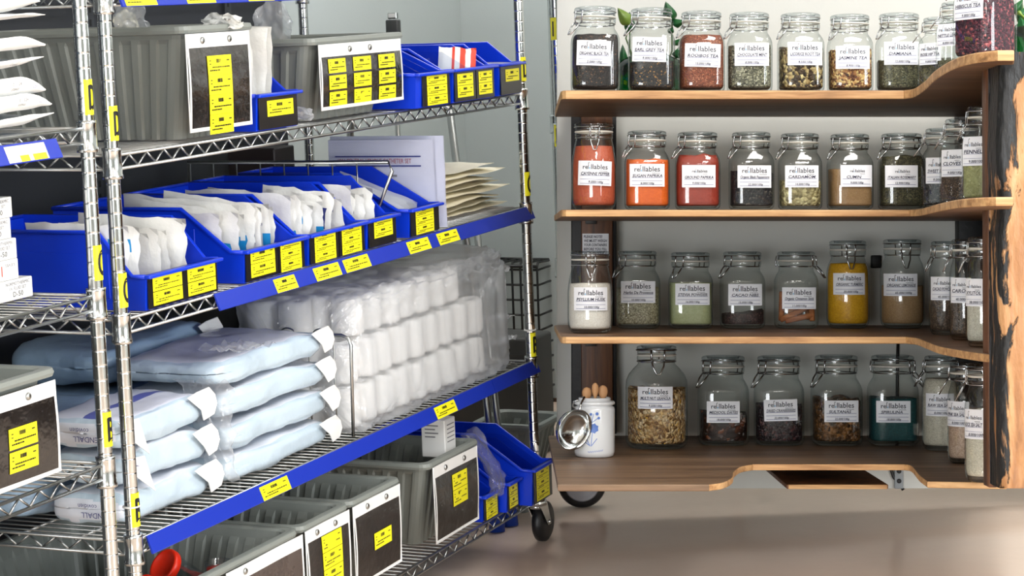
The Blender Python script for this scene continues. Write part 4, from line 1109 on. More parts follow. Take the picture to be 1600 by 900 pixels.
def jar_label(parent, style, W, H, name, price, cx=0., z0=.33, lw=.62, lh=.285, small=False, tilt=0.):
    b = MB(); w, h = lw*W, lh*H; zc = z0*H
    def surf(x, z):
        r, q = prof_at(style, z/H); R = W/2*r+.0008; p = 2+(PSQ-2)*q
        k = max(0., 1-(abs(x)/R)**p); return -R*k**(1/p)
    def fn(x, y, off=0.):
        xx = x-w/2; yy = y
        xr = xx*math.cos(tilt)-yy*math.sin(tilt); yr = xx*math.sin(tilt)+yy*math.cos(tilt)
        X = cx*W+xr; Z = zc+yr; return (X, surf(X, Z)-off, Z)
    b.grid(lambda u, v: fn(u*w, v*h), 16, 4, 0)
    t = lambda x, y: fn(x, y, .0006)
    k = .62 if small else 1.
    lx = w*.13 if not small else w*.30; ly = h*.665; ch = h*.125*k; lw_ = w*.76*k
    a = b.text('re', t, 1, width=lw_*.20, height=None, at=(lx, ly), fat=.012)
    x = lx+lw_*.215
    sc = h*.36*k
    b.ribbon([(x+p*sc, ly-.01*sc+q*sc*.95) for p, q in LOGO_F], .0011*W/.11*k, t, 1)
    b.ribbon([(x-.05*sc, ly+.36*sc), (x+.07*sc, ly+.36*sc)], .0009*W/.11*k, t, 1)
    dx = x+.15*sc
    b.ribbon([(dx, ly), (dx, ly+.22*sc)], .0018*W/.11*k, t, 4)
    b.text('llables', t, 1, width=lw_*.66, at=(x+.30*sc, ly), fat=.012)
    b.ribbon([(lx+lw_*(.66+.3*i/14.), ly-h*.075+h*.028*math.sin(i*2.1)) for i in range(15)], .0008*W/.11*k, t, 1)
    for q in ((.40, .25, .08) if not small else (.36, .12)):
        b.ribbon([(w*(.06+.88*i/18), h*q) for i in range(19)], .0008*W/.11, t, 3)
    nm = name
    vs, fs, tw = text2d(nm)
    nw = min(w*.86, tw*h*.15/.7)
    b.text(nm, t, 2, width=nw, height=h*.125, shear=.18, at=(w*.08+.25*(w*.84-nw), h*(.42 if not small else .39)), fat=.022)
    b.text(price, t, 2, fat=.02, height=h*.095, shear=.18, at=(w*.30, h*(.10 if not small else .145)))
    return b.build('label', [paper, ink, pen, rule, drop], parent)
def jar(u, vt, vb, wpx, y, label, name=None, price='9.000/100g', style='square', clip=218, fill=.5, stuff=None, stuff_name=None, stuff_label=None, shelf=None, rz=0., lab_kw=None, rough=.0, chunk=None, tilt_top=0., inset=.93, zb=None):
    x, zz = jY(u, vb, y)
    z = ZS[shelf] if shelf is not None else zb
    z += .0006
    _, ztop = jY(u, vt, y)
    W = jY(u+wpx/2, vb, y)[0]-jY(u-wpx/2, vb, y)[0]; H = ztop-z
    M = juM(x, y, z, rz)
    o = thing('clip_top_jar', label, 'jar', M, 'clip-top glass jars')
    jar_shell(style, W, H).build('glass_body', jar_glass, o)
    P = PROF[style]; rn = P[-1][1]*W/2; zn = P[-1][0]*H
    b = MB(); th = H*.018
    b.lathe([(rn*.90, zn-.001), (rn*1.0, zn), (rn*1.035, zn+th*.5), (rn*1.0, zn+th), (rn*.90, zn+th)], 36, 0, cap0=False, cap1=False); b.build('gasket', gasket_m, o)
    b = MB(); zl = zn+th; hl = H-zl
    b.lathe([(rn*.96, zl), (rn*1.0, zl+hl*.08), (rn*1.0, zl+hl*.40), (rn*.99, zl+hl*.55), (rn*1.03, zl+hl*.66), (rn*1.03, zl+hl*.82), (rn*.98, zl+hl*.93), (rn*.86, zl+hl), (rn*.80, zl+hl*.97), (rn*.74, zl+hl*.72), (rn*.4, zl+hl*.80), (rn*.002, zl+hl*.84)], 36, 0, cap0=False, cap1=True); b.build('lid', lid_glass, o)
    # wire clip
    b = MB(); rw = .0016*W/.11; zr = [h for h, r_, q in P if True][-4]*H - .004*H; r0 = (P[-4][1])*W/2+rw
    circ = lambda R, z_: [(R*math.cos(2*PI*i/28), R*math.sin(2*PI*i/28), z_) for i in range(28)]
    b.tube(circ(r0*1.005, zr-.004*H), rw, 6, 0, True)
    b.tube(circ(rn*1.015+rw*.4, zl+hl*.48), rw, 6, 0, True)
    ca = math.radians(clip); Mz = Matrix.Rotation(ca, 3, 'Z')
    R1 = rn*1.04; hw = .105*W
    def q3(r_, s_, z_): return Mz @ Vector((r_, s_, z_))
    for sg in (-1, 1):
        b.tube([q3(rn*.98, sg*hw, zl+hl*.5), q3(R1+.012*W, sg*hw, zl+hl*.46), q3(R1+.022*W, sg*hw, zl+hl*.1), q3(R1+.03*W, sg*hw*.95, zr+.01*H)], rw*1.15, 6)
        b.tube([q3(r0, sg*hw*.8, zr), q3(r0+.035*W, sg*hw*.8, zr-.004*H), q3(r0+.045*W, sg*hw*.75, zr+.02*H), q3(R1+.03*W, sg*hw*.95, zr+.01*H)], rw*1.1, 6)
    hang = .15 if style != 'big' else .12
    sp = .24 if clip != 270 else .05
    b.tube([q3(R1+.03*W, -hw*.9, zr+.012*H), q3(R1+(.05+sp*.4)*W, -hw*.85, zr-hang*.35*H), q3(R1+(.05+sp)*W, -hw*.28, zr-hang*H), q3(R1+(.05+sp)*W, hw*.28, zr-hang*H), q3(R1+(.05+sp*.4)*W, hw*.85, zr-hang*.35*H), q3(R1+.03*W, hw*.9, zr+.012*H)], rw*1.15, 6)
    for sg in (-1, 1):
        b.tube([q3(-rn*.98, sg*hw*.7, zl+hl*.5), q3(-rn*1.10, sg*hw*.7, zl+hl*.42), q3(-rn*1.17, sg*hw*.6, zl-hl*.2), q3(-rn*1.12, sg*hw*.6, zr-.004*H), q3(-r0, sg*hw*.6, zr-.004*H)], rw, 6)
    b.build('wire_clip', clip_wire, o)
    if name: jar_label(o, style, W, H, name, price, **(lab_kw or {}))
    # contents
    if stuff:
        b = MB(); nz_ = 26; sd = hash(label) % 97 if False else len(label)+u % 31
        hs = [.056+(fill-.056)*i/nz_ for i in range(nz_+1)]
        def R_at(a, h):
            r_, q = prof_at(style, h); return ring_r(a, W/2*r_*inset, q)*(.965 if h < .07 else 1)
        nn = 56; vs = []
        amp = chunk or rough
        for i, h in enumerate(hs):
            for j in range(nn):
                a = 2*PI*j/nn; top = (i/nz_)
                hh = h*H + (rough*H*nz((math.cos(a)*2, math.sin(a)*2, 1), 1, sd)*top**2 if rough else 0) + tilt_top*H*math.cos(a)*top**3
                R = R_at(a, min(hh/H, .8)); c_ = Vector((R*math.cos(a), R*math.sin(a), hh))
                if chunk: R *= 1-.035*abs(nz(c_*chunk, 1, sd))
                vs.append((R*math.cos(a), R*math.sin(a), hh))
        fs = [(i*nn+j, i*nn+(j+1) % nn, (i+1)*nn+(j+1) % nn, (i+1)*nn+j) for i in range(nz_) for j in range(nn)]
        top0 = nz_*nn
        for k in range(1, 6):
            for j in range(nn):
                a = 2*PI*j/nn; p = vs[top0+j]; f = 1-k/6.
                zc_ = fill*H + .012*H*k/6.
                hh = p[2]*f+zc_*(1-f) + (.5*rough*H*nz((p[0]*f*40, p[1]*f*40, 2), 1, sd) if rough else 0) + tilt_top*H*math.cos(a)*f*.0
                vs.append((p[0]*f, p[1]*f, hh))
        for k in range(5):
            o0, o1 = (nz_+k)*nn, (nz_+k+1)*nn
            fs += [(o0+j, o0+(j+1) % nn, o1+(j+1) % nn, o1+j) for j in range(nn)]
        fs.append(tuple(range((nz_+5)*nn, (nz_+6)*nn))); fs.append(tuple(range(nn))[::-1])
        b.add(vs, fs, 0, True)
        so = b.build(stuff_name, stuff, M=M)
        tag(so, stuff_label, stuff_name.split('_')[-1], None, 'stuff')
    return o, W, H, M
G = grain_mat
tea_black = G('black_tea', [(0, (14, 12, 14)), (.7, (34, 28, 30)), (.93, (58, 46, 42)), (1, (120, 84, 56))], 420, .5)
tea_earl = G('earl_grey_tea', [(0, (16, 15, 18)), (.7, (36, 33, 36)), (.9, (60, 50, 44)), (1, (176, 130, 66))], 340, .5)
rooibos = G('rooibos', [(0, (84, 36, 20)), (.6, (128, 62, 38)), (.9, (158, 88, 58)), (1, (214, 150, 110))], 520, .3)
mint = G('choc_mint', [(0, (50, 48, 40)), (.5, (104, 102, 84)), (.8, (146, 144, 120)), (1, (194, 190, 166))], 300, .8)
licorice = G('licorice_pieces', [(0, (52, 40, 30)), (.45, (84, 64, 44)), (.6, (170, 142, 90)), (1, (226, 206, 150))], 120, 1., dist=.012)
jasmine = G('jasmine_mix', [(0, (62, 34, 22)), (.4, (122, 74, 44)), (.7, (176, 128, 74)), (1, (218, 190, 128))], 190, .9)
damiana = G('damiana_leaf', [(0, (44, 44, 32)), (.6, (84, 82, 60)), (1, (124, 120, 90))], 420, .5)
cayenne = G('cayenne', [(0, (172, 72, 44)), (1, (196, 96, 64))], 600, .1)
paprika = G('orange_paprika', [(0, (206, 84, 10)), (1, (226, 104, 20))], 600, .1)
redpap = G('red_paprika', [(0, (138, 40, 24)), (1, (160, 56, 36))], 600, .1)
pepper = G('black_peppercorn', [(0, (16, 16, 20)), (.8, (38, 37, 42)), (1, (92, 86, 78))], 260, .8)
cardam = G('cardamom', [(0, (104, 92, 56)), (.5, (164, 150, 104)), (1, (208, 198, 150))], 115, 1., dist=.008)
cumin = G('cumin_powder', [(0, (132, 100, 64)), (1, (150, 118, 80))], 500, .1)
rosem = G('rosemary_leaf', [(0, (40, 38, 28)), (.6, (72, 68, 46)), (1, (108, 102, 70))], 380, .6)
whitep = G('husk_powder', [(0, (220, 212, 202)), (1, (234, 228, 220))], 400, .1)
herbs = G('mixed_herbs', [(0, (110, 102, 76)), (.6, (166, 158, 126)), (1, (204, 198, 168))], 380, .6)
stevia = G('green_powder', [(0, (160, 168, 122)), (1, (176, 182, 138))], 400, .12)
nibs = G('cacao_nibs', [(0, (30, 20, 22)), (.7, (62, 42, 42)), (1, (106, 78, 74))], 330, .8)
turm = G('turmeric', [(0, (206, 150, 14)), (1, (226, 172, 30))], 300, .1)
brownp = G('brown_powder', [(0, (152, 120, 84)), (1, (170, 138, 100))], 400, .15)
darkp = G('dark_seeds', [(0, (52, 40, 32)), (.7, (84, 66, 52)), (1, (120, 98, 78))], 420, .5)
granola = G('granola', [(0, (112, 74, 38)), (.3, (192, 146, 88)), (.7, (228, 190, 134)), (.93, (242, 216, 174)), (1, (236, 176, 40))], 150, 1., dist=.01)
dates = G('dates', [(0, (24, 14, 12)), (.8, (58, 32, 24)), (1, (120, 64, 34))], 75, 1., .25, .012)
cran = G('cranberries', [(0, (18, 12, 18)), (.8, (42, 26, 34)), (1, (92, 50, 50))], 150, 1., .35, .007)
sult = G('sultanas', [(0, (52, 34, 18)), (.6, (104, 68, 34)), (1, (150, 104, 56))], 120, 1., .4, .007)
spir = G('spirulina', [(0, (10, 58, 62)), (1, (18, 78, 80))], 400, .1)
salt = G('salt', [(0, (178, 172, 156)), (1, (212, 206, 190))], 500, .3)
pinks = G('pink_salt', [(0, (170, 140, 120)), (1, (206, 178, 158))], 500, .3)
hibis = G('hibiscus', [(0, (30, 14, 28)), (.6, (70, 26, 46)), (.9, (120, 52, 66)), (1, (190, 100, 100))], 230, .8)
greenp = G('pale_green_seeds', [(0, (138, 138, 92)), (1, (168, 168, 118))], 300, .3)
R_ = random.Random(2)
def J(*a, **k): return jar(*a, **k)
a_ = -.03
y1 = .10
J(930, 12, 137, 75, y1, 'clip-top jar labelled ORGANIC BLACK TEA at the start of the top board', 'ORGANIC BLACK TEA', '5.000/100g', fill=.665, stuff=tea_black, stuff_name='black_tea_leaves', stuff_label='fine black tea filling the ORGANIC BLACK TEA jar', shelf=0, rz=.05, rough=.02, lab_kw=dict(cx=-.08, z0=.30, lw=.70, lh=.29, tilt=a_))
J(1018, 14, 138, 73, y1, 'clip-top jar labelled EARL GREY TEA, half full on the top board', 'EARL GREY TEA', '9.000/100g', fill=.36, stuff=tea_earl, stuff_name='earl_grey_tea_leaves', stuff_label='black tea with light flecks in the EARL GREY TEA jar', shelf=0, rz=-.03, rough=.02, lab_kw=dict(cx=-.07, z0=.35, lw=.72, lh=.29, tilt=a_))
J(1096, 19, 139, 71, y1, 'clip-top jar labelled ROOIBOS TEA, full of red-brown tea', 'ROOIBOS TEA', '10.000/100g', fill=.70, stuff=rooibos, stuff_name='rooibos_tea', stuff_label='red-brown rooibos filling the ROOIBOS TEA jar', shelf=0, rz=.02, rough=.01, lab_kw=dict(cx=-.03, z0=.30, lw=.78, lh=.285, tilt=a_))
J(1171, 21, 140, 70, y1, 'clip-top jar labelled CHOCOLATE MINT with grey-green leaves', 'CHOCOLATE MINT', '8.000/100g', fill=.58, stuff=mint, stuff_name='chocolate_mint_leaves', stuff_label='grey-green dried leaves in the CHOCOLATE MINT jar', shelf=0, rz=-.04, rough=.05, chunk=160, lab_kw=dict(cx=.02, z0=.32, lw=.76, lh=.285))
J(1251, 22, 141, 70, y1, 'clip-top jar labelled LICORICE ROOT TEA with round yellow root slices', 'LICORICE ROOT TEA', '8.500/100g', fill=.56, stuff=licorice, stuff_name='licorice_root_pieces', stuff_label='yellow and brown root slices in the LICORICE ROOT TEA jar', shelf=0, rz=.03, rough=.05, chunk=90, lab_kw=dict(cx=.02, z0=.33, lw=.77, lh=.29))
J(1328, 24, 142, 69, y1, 'clip-top jar labelled JASMINE TEA with brown and gold flakes', 'JASMINE TEA', '8.900/100g', fill=.54, stuff=jasmine, stuff_name='jasmine_tea_leaves', stuff_label='brown and gold flakes in the JASMINE TEA jar', shelf=0, rz=-.02, rough=.05, chunk=120, clip=225, lab_kw=dict(cx=.0, z0=.29, lw=.76, lh=.29))
J(1405, 22, 143, 70, y1, 'clip-top jar labelled DAMIANA, half full of olive herb', 'DAMIANA', '15.000/100g', fill=.40, stuff=damiana, stuff_name='damiana_leaves', stuff_label='olive-brown herb in the DAMIANA jar', shelf=0, rz=.02, rough=.03, lab_kw=dict(cx=-.04, z0=.335, lw=.76, lh=.29))
# second board
y2 = .10
J(928, 192, 323, 70, y2, 'rounded clip-top jar labelled CAYENNE PEPPER with the clip in front', 'CAYENNE PEPPER', '9.000/100g', 'round', 270, .73, cayenne, 'cayenne_powder', 'red-orange powder filling the CAYENNE PEPPER jar', shelf=1, lab_kw=dict(cx=.0, z0=.275, lw=.74, lh=.28, tilt=a_))
J(1011, 205, 325, 69, y2, 'clip-top jar labelled SUGAN PAPRIKA with bright orange powder', 'SUGAN PAPRIKA', '8.000/100g', fill=.63, stuff=paprika, stuff_name='orange_paprika_powder', stuff_label='bright orange powder in the SUGAN PAPRIKA jar', shelf=1, rz=.03, rough=.03, lab_kw=dict(cx=-.04, z0=.29, lw=.78, lh=.285))
J(1090, 207, 326, 70, y2, 'clip-top jar labelled GROUND PAPRIKA with brick-red powder', 'GROUND PAPRIKA', '9.000/100g', fill=.70, stuff=redpap, stuff_name='red_paprika_powder', stuff_label='brick-red powder in the GROUND PAPRIKA jar', shelf=1, rz=-.03, rough=.03, lab_kw=dict(cx=.0, z0=.285, lw=.74, lh=.285, small=True))
J(1174, 207, 328, 68, y2, 'clip-top jar labelled Organic Black Peppercorn', 'Organic Black Peppercorn', '22.000/100g', fill=.48, stuff=pepper, stuff_name='black_peppercorns', stuff_label='black peppercorns in the Organic Black Peppercorn jar', shelf=1, rz=.04, rough=.03, tilt_top=-.02, lab_kw=dict(cx=-.0, z0=.28, lw=.77, lh=.285))
J(1250, 209, 328, 67, y2, 'clip-top jar labelled CARDAMOM with pale green-gold pods', 'CARDAMOM', '14.000/100g', fill=.38, stuff=cardam, stuff_name='cardamom_pods', stuff_label='pale green-gold pods in the CARDAMOM jar', shelf=1, rz=-.04, rough=.03, chunk=110, lab_kw=dict(cx=.0, z0=.29, lw=.77, lh=.285))
J(1328, 210, 328, 68, y2, 'clip-top jar labelled CUMIN with tan powder', 'CUMIN', '9.000/100g', fill=.54, stuff=cumin, stuff_name='cumin_powder', stuff_label='tan powder in the CUMIN jar', shelf=1, rz=.03, rough=.03, tilt_top=.015, lab_kw=dict(cx=.06, z0=.30, lw=.73, lh=.285, small=True))
J(1409, 209, 328, 71, y2, 'clip-top jar labelled ITALIAN ROSEMARY with dark olive leaves', 'ITALIAN ROSEMARY', '12.900/100g', fill=.70, stuff=rosem, stuff_name='rosemary_leaves', stuff_label='dark olive leaves in the ITALIAN ROSEMARY jar', shelf=1, rz=-.02, rough=.03, lab_kw=dict(cx=-.08, z0=.29, lw=.70, lh=.285, small=True))
# third board
yf = lambda v: jZ(1150, v, ZS[2])[1]
J(922, 392, 522, 70, yf(522)+.055, 'rounded clip-top jar labelled PSYLLIUM HUSK with white powder', 'PSYLLIUM HUSK', '10.000/100g', 'round', 270, .60, whitep, 'psyllium_husk_powder', 'off-white powder in the PSYLLIUM HUSK jar', shelf=2, rough=.03, lab_kw=dict(cx=.0, z0=.28, lw=.74, lh=.28))
y3 = yf(514)+.055
J(996, 392, 514, 69, y3, 'clip-top jar labelled Herbs De Provence', 'Herbs De Provence', '10.000/100g', fill=.52, stuff=herbs, stuff_name='mixed_herbs', stuff_label='pale green-grey herbs in the Herbs De Provence jar', shelf=2, rz=.04, rough=.03, lab_kw=dict(cx=-.03, z0=.33, lw=.77, lh=.28))
J(1079, 394, 516, 69, y3, 'clip-top jar labelled STEVIA POWDER with pale green powder', 'STEVIA POWDER', '16.000/100g', fill=.60, stuff=stevia, stuff_name='stevia_powder', stuff_label='pale green powder in the STEVIA POWDER jar', shelf=2, rz=-.03, rough=.01, clip=235, lab_kw=dict(cx=.02, z0=.31, lw=.77, lh=.28))
J(1160, 393, 514, 68, y3, 'clip-top jar labelled CACAO NIBS with a shallow dark layer', 'CACAO NIBS', '15.000/100g', fill=.20, stuff=nibs, stuff_name='cacao_nibs', stuff_label='shallow layer of dark nibs in the CACAO NIBS jar', shelf=2, rz=.03, rough=.04, chunk=170, tilt_top=.03, lab_kw=dict(cx=.0, z0=.30, lw=.77, lh=.28))
jo, jw, jh, jm = J(1244, 393, 514, 67, y3, 'clip-top jar labelled Organic Cinnamon Stick holding brown bark sticks', 'Organic Cinnamon Stick', '11.000/100g', rz=-.03, shelf=2, clip=330, lab_kw=dict(cx=.02, z0=.255, lw=.78, lh=.28))
cin = wood_mat('cinnamon_bark', [(.25, (96, 52, 26)), (.5, (164, 96, 52)), (.75, (196, 130, 80))], 0, 2., .7)
r = random.Random(8)
def stick(p, q, k):
    b = MB(); p, q = Vector(p), Vector(q); d = q-p; L = d.length
    pr = [(.0065, 0), (.0072, .002), (.0072, L-.002), (.0062, L), (.0035, L-.001), (.0035, L-.02)]
    M_ = d.to_track_quat('Z', 'Y').to_matrix()
    vs = []; b.lathe(pr, 10, 0, tuple(p), M=M_, cap1=True)
    tag(b.build('cinnamon_stick', cin, M=jm), 'cinnamon stick in the jar labelled Organic Cinnamon Stick', 'cinnamon stick', 'cinnamon sticks in the jar')
bz = jh*.055
hw_ = jw*.40
L_ = [((-hw_, -.3*hw_-.022, bz+.01), (.5*hw_, -.034, bz+.042)), ((-.7*hw_, -.036, bz+.008), (.85*hw_, -.030, bz+.022)), ((.86*hw_, -.03, bz+.008), (.80*hw_, -.02, bz+.085)), ((-.9*hw_, -.018, bz+.008), (-.86*hw_, -.02, bz+.082)),
      ((-.5*hw_, -.02, bz+.03), (.6*hw_, -.018, bz+.062)), ((-.4*hw_, 0, bz+.02), (.5*hw_, .006, bz+.07)), ((-.86*hw_, .01, bz+.01), (-.7*hw_, .014, bz+.08)), ((.7*hw_, .01, bz+.01), (.8*hw_, .016, bz+.08)), ((-.3*hw_, .022, bz+.01), (-.1*hw_, .028, bz+.078)), ((.25*hw_, .022, bz+.01), (.4*hw_, .03, bz+.078))]
for k, (p, q) in enumerate(L_): stick(p, q, k)
J(1325, 376, 514, 67, y3, 'tall round jar labelled ORGANIC TURMERIC, bright yellow with the clip in front', 'ORGANIC TURMERIC', '35.000/100g', 'tall', 270, .74, turm, 'turmeric_powder', 'bright yellow powder filling the ORGANIC TURMERIC jar', shelf=2, lab_kw=dict(cx=-.03, z0=.385, lw=.72, lh=.245))
J(1410, 374, 515, 69, y3, 'tall round jar labelled ORGANIC LEMONADE with tan powder', 'ORGANIC LEMONADE', '65.000/1000g', 'tall', 270, .47, brownp, 'tan_powder', 'tan powder in the ORGANIC LEMONADE jar', shelf=2, rough=.02, lab_kw=dict(cx=-.10, z0=.365, lw=.72, lh=.25))
# bottom deck
yd = lambda v: jZ(1150, v, ZS[3])[1]
J(1026, 540, 704, 97, yd(704)+.075, 'big round jar of granola with the clip in front on the bottom deck', 'MULTI NUT GRANOLA', '9.500/100g', 'big', 270, .57, granola, 'granola_clusters', 'golden granola clusters filling the big round jar', shelf=3, rough=.06, chunk=80, lab_kw=dict(cx=-.05, z0=.40, lw=.55, lh=.215))
y4 = yd(698)+.062
J(1130, 556, 700, 77, y4, 'clip-top jar labelled MEDJOOL DATES with glossy dark fruit', 'MEDJOOL DATES', '18.000/100g', fill=.36, stuff=dates, stuff_name='dried_dates', stuff_label='glossy dark dates in the MEDJOOL DATES jar', shelf=3, rz=.03, rough=.06, chunk=70, lab_kw=dict(cx=-.06, z0=.265, lw=.66, lh=.24))
J(1217, 556, 698, 76, y4, 'clip-top jar labelled DRIED CRANBERRIES with near-black fruit', 'DRIED CRANBERRIES', '32.000/100g', fill=.44, stuff=cran, stuff_name='dried_cranberries', stuff_label='near-black cranberries in the DRIED CRANBERRIES jar', shelf=3, rz=-.03, rough=.05, chunk=110, lab_kw=dict(cx=.0, z0=.285, lw=.68, lh=.24, tilt=.03))
J(1307, 555, 697, 76, y4, 'clip-top jar labelled SULTANAS with amber-brown fruit', 'SULTANAS', '22.000/100g', fill=.50, stuff=sult, stuff_name='sultanas', stuff_label='amber-brown sultanas in the SULTANAS jar', shelf=3, rz=.02, rough=.05, chunk=100, lab_kw=dict(cx=.02, z0=.27, lw=.70, lh=.24))
J(1395, 555, 695, 76, y4, 'clip-top jar labelled SPIRULINA with dark teal powder', 'SPIRULINA', '18.000/100g', fill=.52, stuff=spir, stuff_name='spirulina_powder', stuff_label='dark teal powder in the SPIRULINA jar', shelf=3, rz=-.02, rough=.02, clip=320, lab_kw=dict(cx=-.06, z0=.265, lw=.69, lh=.24))
# corner jars, along the wing that comes forward
def wy(v, k): return jZ(1500, v, ZS[k])[1]
J(1468, 28, 120, 56, -.02, 'dusky glass jar at the inner corner of the top board', 'ROSE HIP TEA', '9.000/100g', fill=.42, stuff=rosem, stuff_name='dark_tea_leaves', stuff_label='dark leaves in the inner corner jar of the top board', shelf=0, rz=-.75, rough=.02, clip=215, lab_kw=dict(cx=0, z0=.33, lw=.7, lh=.30))
J(1497, 4, 100, 58, -.36, 'glass jar between the corner jar and the big purple jar on the top board', 'NETTLE LEAF', '8.000/100g', fill=.22, stuff=damiana, stuff_name='pale_tea_leaves', stuff_label='thin layer of herb in the jar beside the big purple jar', shelf=0, rz=-.8, clip=215, lab_kw=dict(cx=0, z0=.4, lw=.7, lh=.30))
J(1539, -52, 75, 82, -.76, 'big jar of purple hibiscus flowers at the end of the top board', 'HIBISCUS TEA', '9.000/100g', fill=.74, stuff=hibis, stuff_name='hibiscus_flowers', stuff_label='purple and pink dried flowers filling the big end jar', shelf=0, rz=-.9, chunk=120, rough=.03, clip=215, lab_kw=dict(cx=0, z0=.42, lw=.7, lh=.30))
J(1474, 201, 318, 62, -.04, 'dim jar of black seeds in the inner corner of the second board', 'SWEET SEEDS', '9.000/100g', fill=.42, stuff=pepper, stuff_name='black_seeds', stuff_label='black seeds in the inner corner jar of the second board', shelf=1, rz=-.42, clip=200, lab_kw=dict(cx=-.02, z0=.31, lw=.62, lh=.32))
J(1503, 186, 311, 58, -.40, 'jar of brown seeds, second from the corner on the second board', 'CLOVES', '9.000/100g', fill=.62, stuff=darkp, stuff_name='brown_seeds', stuff_label='brown seeds in the second corner jar of the second board', shelf=1, rz=-.75, clip=200, lab_kw=dict(cx=0, z0=.33, lw=.66, lh=.31))
J(1537, 166, 305, 56, -.66, 'jar of pale green seeds at the end of the second board', 'FENNEL', '9.000/100g', fill=.68, stuff=greenp, stuff_name='pale_green_seeds', stuff_label='pale green seeds in the end jar of the second board', shelf=1, rz=-.80, clip=200, lab_kw=dict(cx=0, z0=.38, lw=.74, lh=.30))
J(1478, 377, 521, 52, wy(524, 2)+.04, 'tall dim jar in the inner corner of the third board', 'CACAO POWDER', '45.000/100g', 'tall', 215, .5, darkp, 'dark_cacao_powder', 'dark brown powder in the inner corner jar of the third board', shelf=2, rz=-.20, lab_kw=dict(cx=-.10, z0=.37, lw=.68, lh=.25))
J(1508, 374, 533, 48, wy(533, 2)+.05, 'tall dim jar, second from the corner on the third board', 'CAROB', '40.000/100g', 'tall', 215, .5, darkp, 'carob_powder', 'dark powder in the second corner jar of the third board', shelf=2, rz=-.55, lab_kw=dict(cx=0, z0=.37, lw=.68, lh=.25))
J(1536, 370, 543, 52, wy(544, 2)+.05, 'tall jar of white powder at the end of the third board', 'XYLITOL', '38.000/100g', 'tall', 215, .50, salt, 'white_sugar', 'white sugar in the end jar of the third board', shelf=2, rz=-.65, lab_kw=dict(cx=-.1, z0=.37, lw=.62, lh=.25))
J(1470, 556, 705, 58, wy(706, 3)+.05, 'jar labelled RAW SEA SALT in the corner of the bottom deck', 'RAW SEA SALT', '8.000/100g', 'tall', 200, .76, salt, 'raw_sea_salt', 'grainy off-white salt in the RAW SEA SALT jar', shelf=3, rz=-.25, lab_kw=dict(cx=0, z0=.37, lw=.74, lh=.24))
J(1509, 566, 726, 56, wy(727, 3)+.05, 'jar labelled PINK SEA SALT, second from the corner on the bottom deck', 'PINK SEA SALT', '8.000/100g', 'tall', 200, .55, pinks, 'pink_sea_salt', 'pinkish salt in the PINK SEA SALT jar', shelf=3, rz=-.65, lab_kw=dict(cx=-.05, z0=.37, lw=.7, lh=.25))
J(1539, 568, 757, 62, wy(757, 3)+.05, 'jar labelled ROCK SEA SALT at the near end of the bottom deck', 'ROCK SEA SALT', '8.000/100g', 'tall', 200, .62, salt, 'rock_sea_salt', 'white salt in the ROCK SEA SALT jar', shelf=3, rz=-.75, tilt_top=.04, lab_kw=dict(cx=-.06, z0=.37, lw=.6, lh=.25))
# ------------------------------------------------------------------ crock, spoons, ladle, note
yc = jZ(928, 716, ZS[3])[1]+.04
x, _ = jY(929, 716, yc); sc = (D0+yc)/FPX
Mc = juM(x, yc, ZS[3]+.0006)
cw = 63*sc/2; chh = 92*sc
cer = mat('white_glazed_ceramic', (226, 228, 230), .18, coat=.6)
crk = thing('utensil_crock', 'white ceramic crock with a blue flower print holding wooden spoons', 'crock', Mc)
b = MB(); b.lathe([(cw*.86, 0), (cw*.95, .003), (cw, .012), (cw, chh*.80), (cw*.97, chh*.84), (cw*.84, chh*.86), (cw*1.0, chh*.885), (cw*1.01, chh*.92), (cw*.93, chh*.94), (cw*.80, chh*.945), (cw*.80, chh*.99), (cw*.77, chh), (cw*.74, chh*.99), (cw*.78, chh*.2), (.001, chh*.06)], 44, 0, cap1=False)
bl = mat('blue_glaze', (92, 124, 196), .3)
def cs(x_, z_, off=.0006):
    a = x_/cw; return ((cw+off)*math.sin(a), -(cw+off)*math.cos(a), z_)
rr = random.Random(4); fc = lambda x_, z_: cs(x_, z_)
for (p, q) in (((-.010, .030), (-.006, .066)), ((-.012, .028), (-.026, .056)), ((-.010, .028), (.004, .046)), ((-.014, .03), (-.034, .044)), ((-.008, .085), (-.004, .104)), ((-.010, .082), (.006, .094))):
    b.ribbon([(p[0]+(q[0]-p[0])*k/6., p[1]+(q[1]-p[1])*k/6.) for k in range(7)], .0016, fc, 1)
for cx_, cz_, R1 in ((-.004, .070, .010), (-.026, .058, .007), (-.035, .046, .006), (.004, .104, .0035), (-.010, .103, .003), (.008, .094, .003), (-.030, .038, .005)):
    k = 14; pts = [(cx_+R1*(1+.25*(j % 2))*math.cos(2*PI*j/k), cz_+R1*(1+.25*(j % 2))*math.sin(2*PI*j/k)) for j in range(k)]
    b.add([fc(*p) for p in pts], [tuple(range(k))], 1)
b.ribbon([(-.018+.036*i/24., .014+.004*i/24.+.0022*math.sin(i*1.9)) for i in range(25)], .0009, fc, 1)
b.build('crock_body', [cer, bl], crk)
b = MB(); b.tube([(-cw*.8, -cw*.5, chh*.97), (-cw*1.05, -cw*.4, chh*.93), (-cw*1.1, -cw*.3, chh*.86), (-cw*.9, -cw*.3, chh*.80)], .0022, 8); b.build('wire_clip', clip_wire, crk)
spoon_w = wood_mat('spoon_wood', [(.25, (150, 98, 60)), (.5, (196, 146, 100)), (.8, (214, 172, 128))], 2, 1.2, .6)
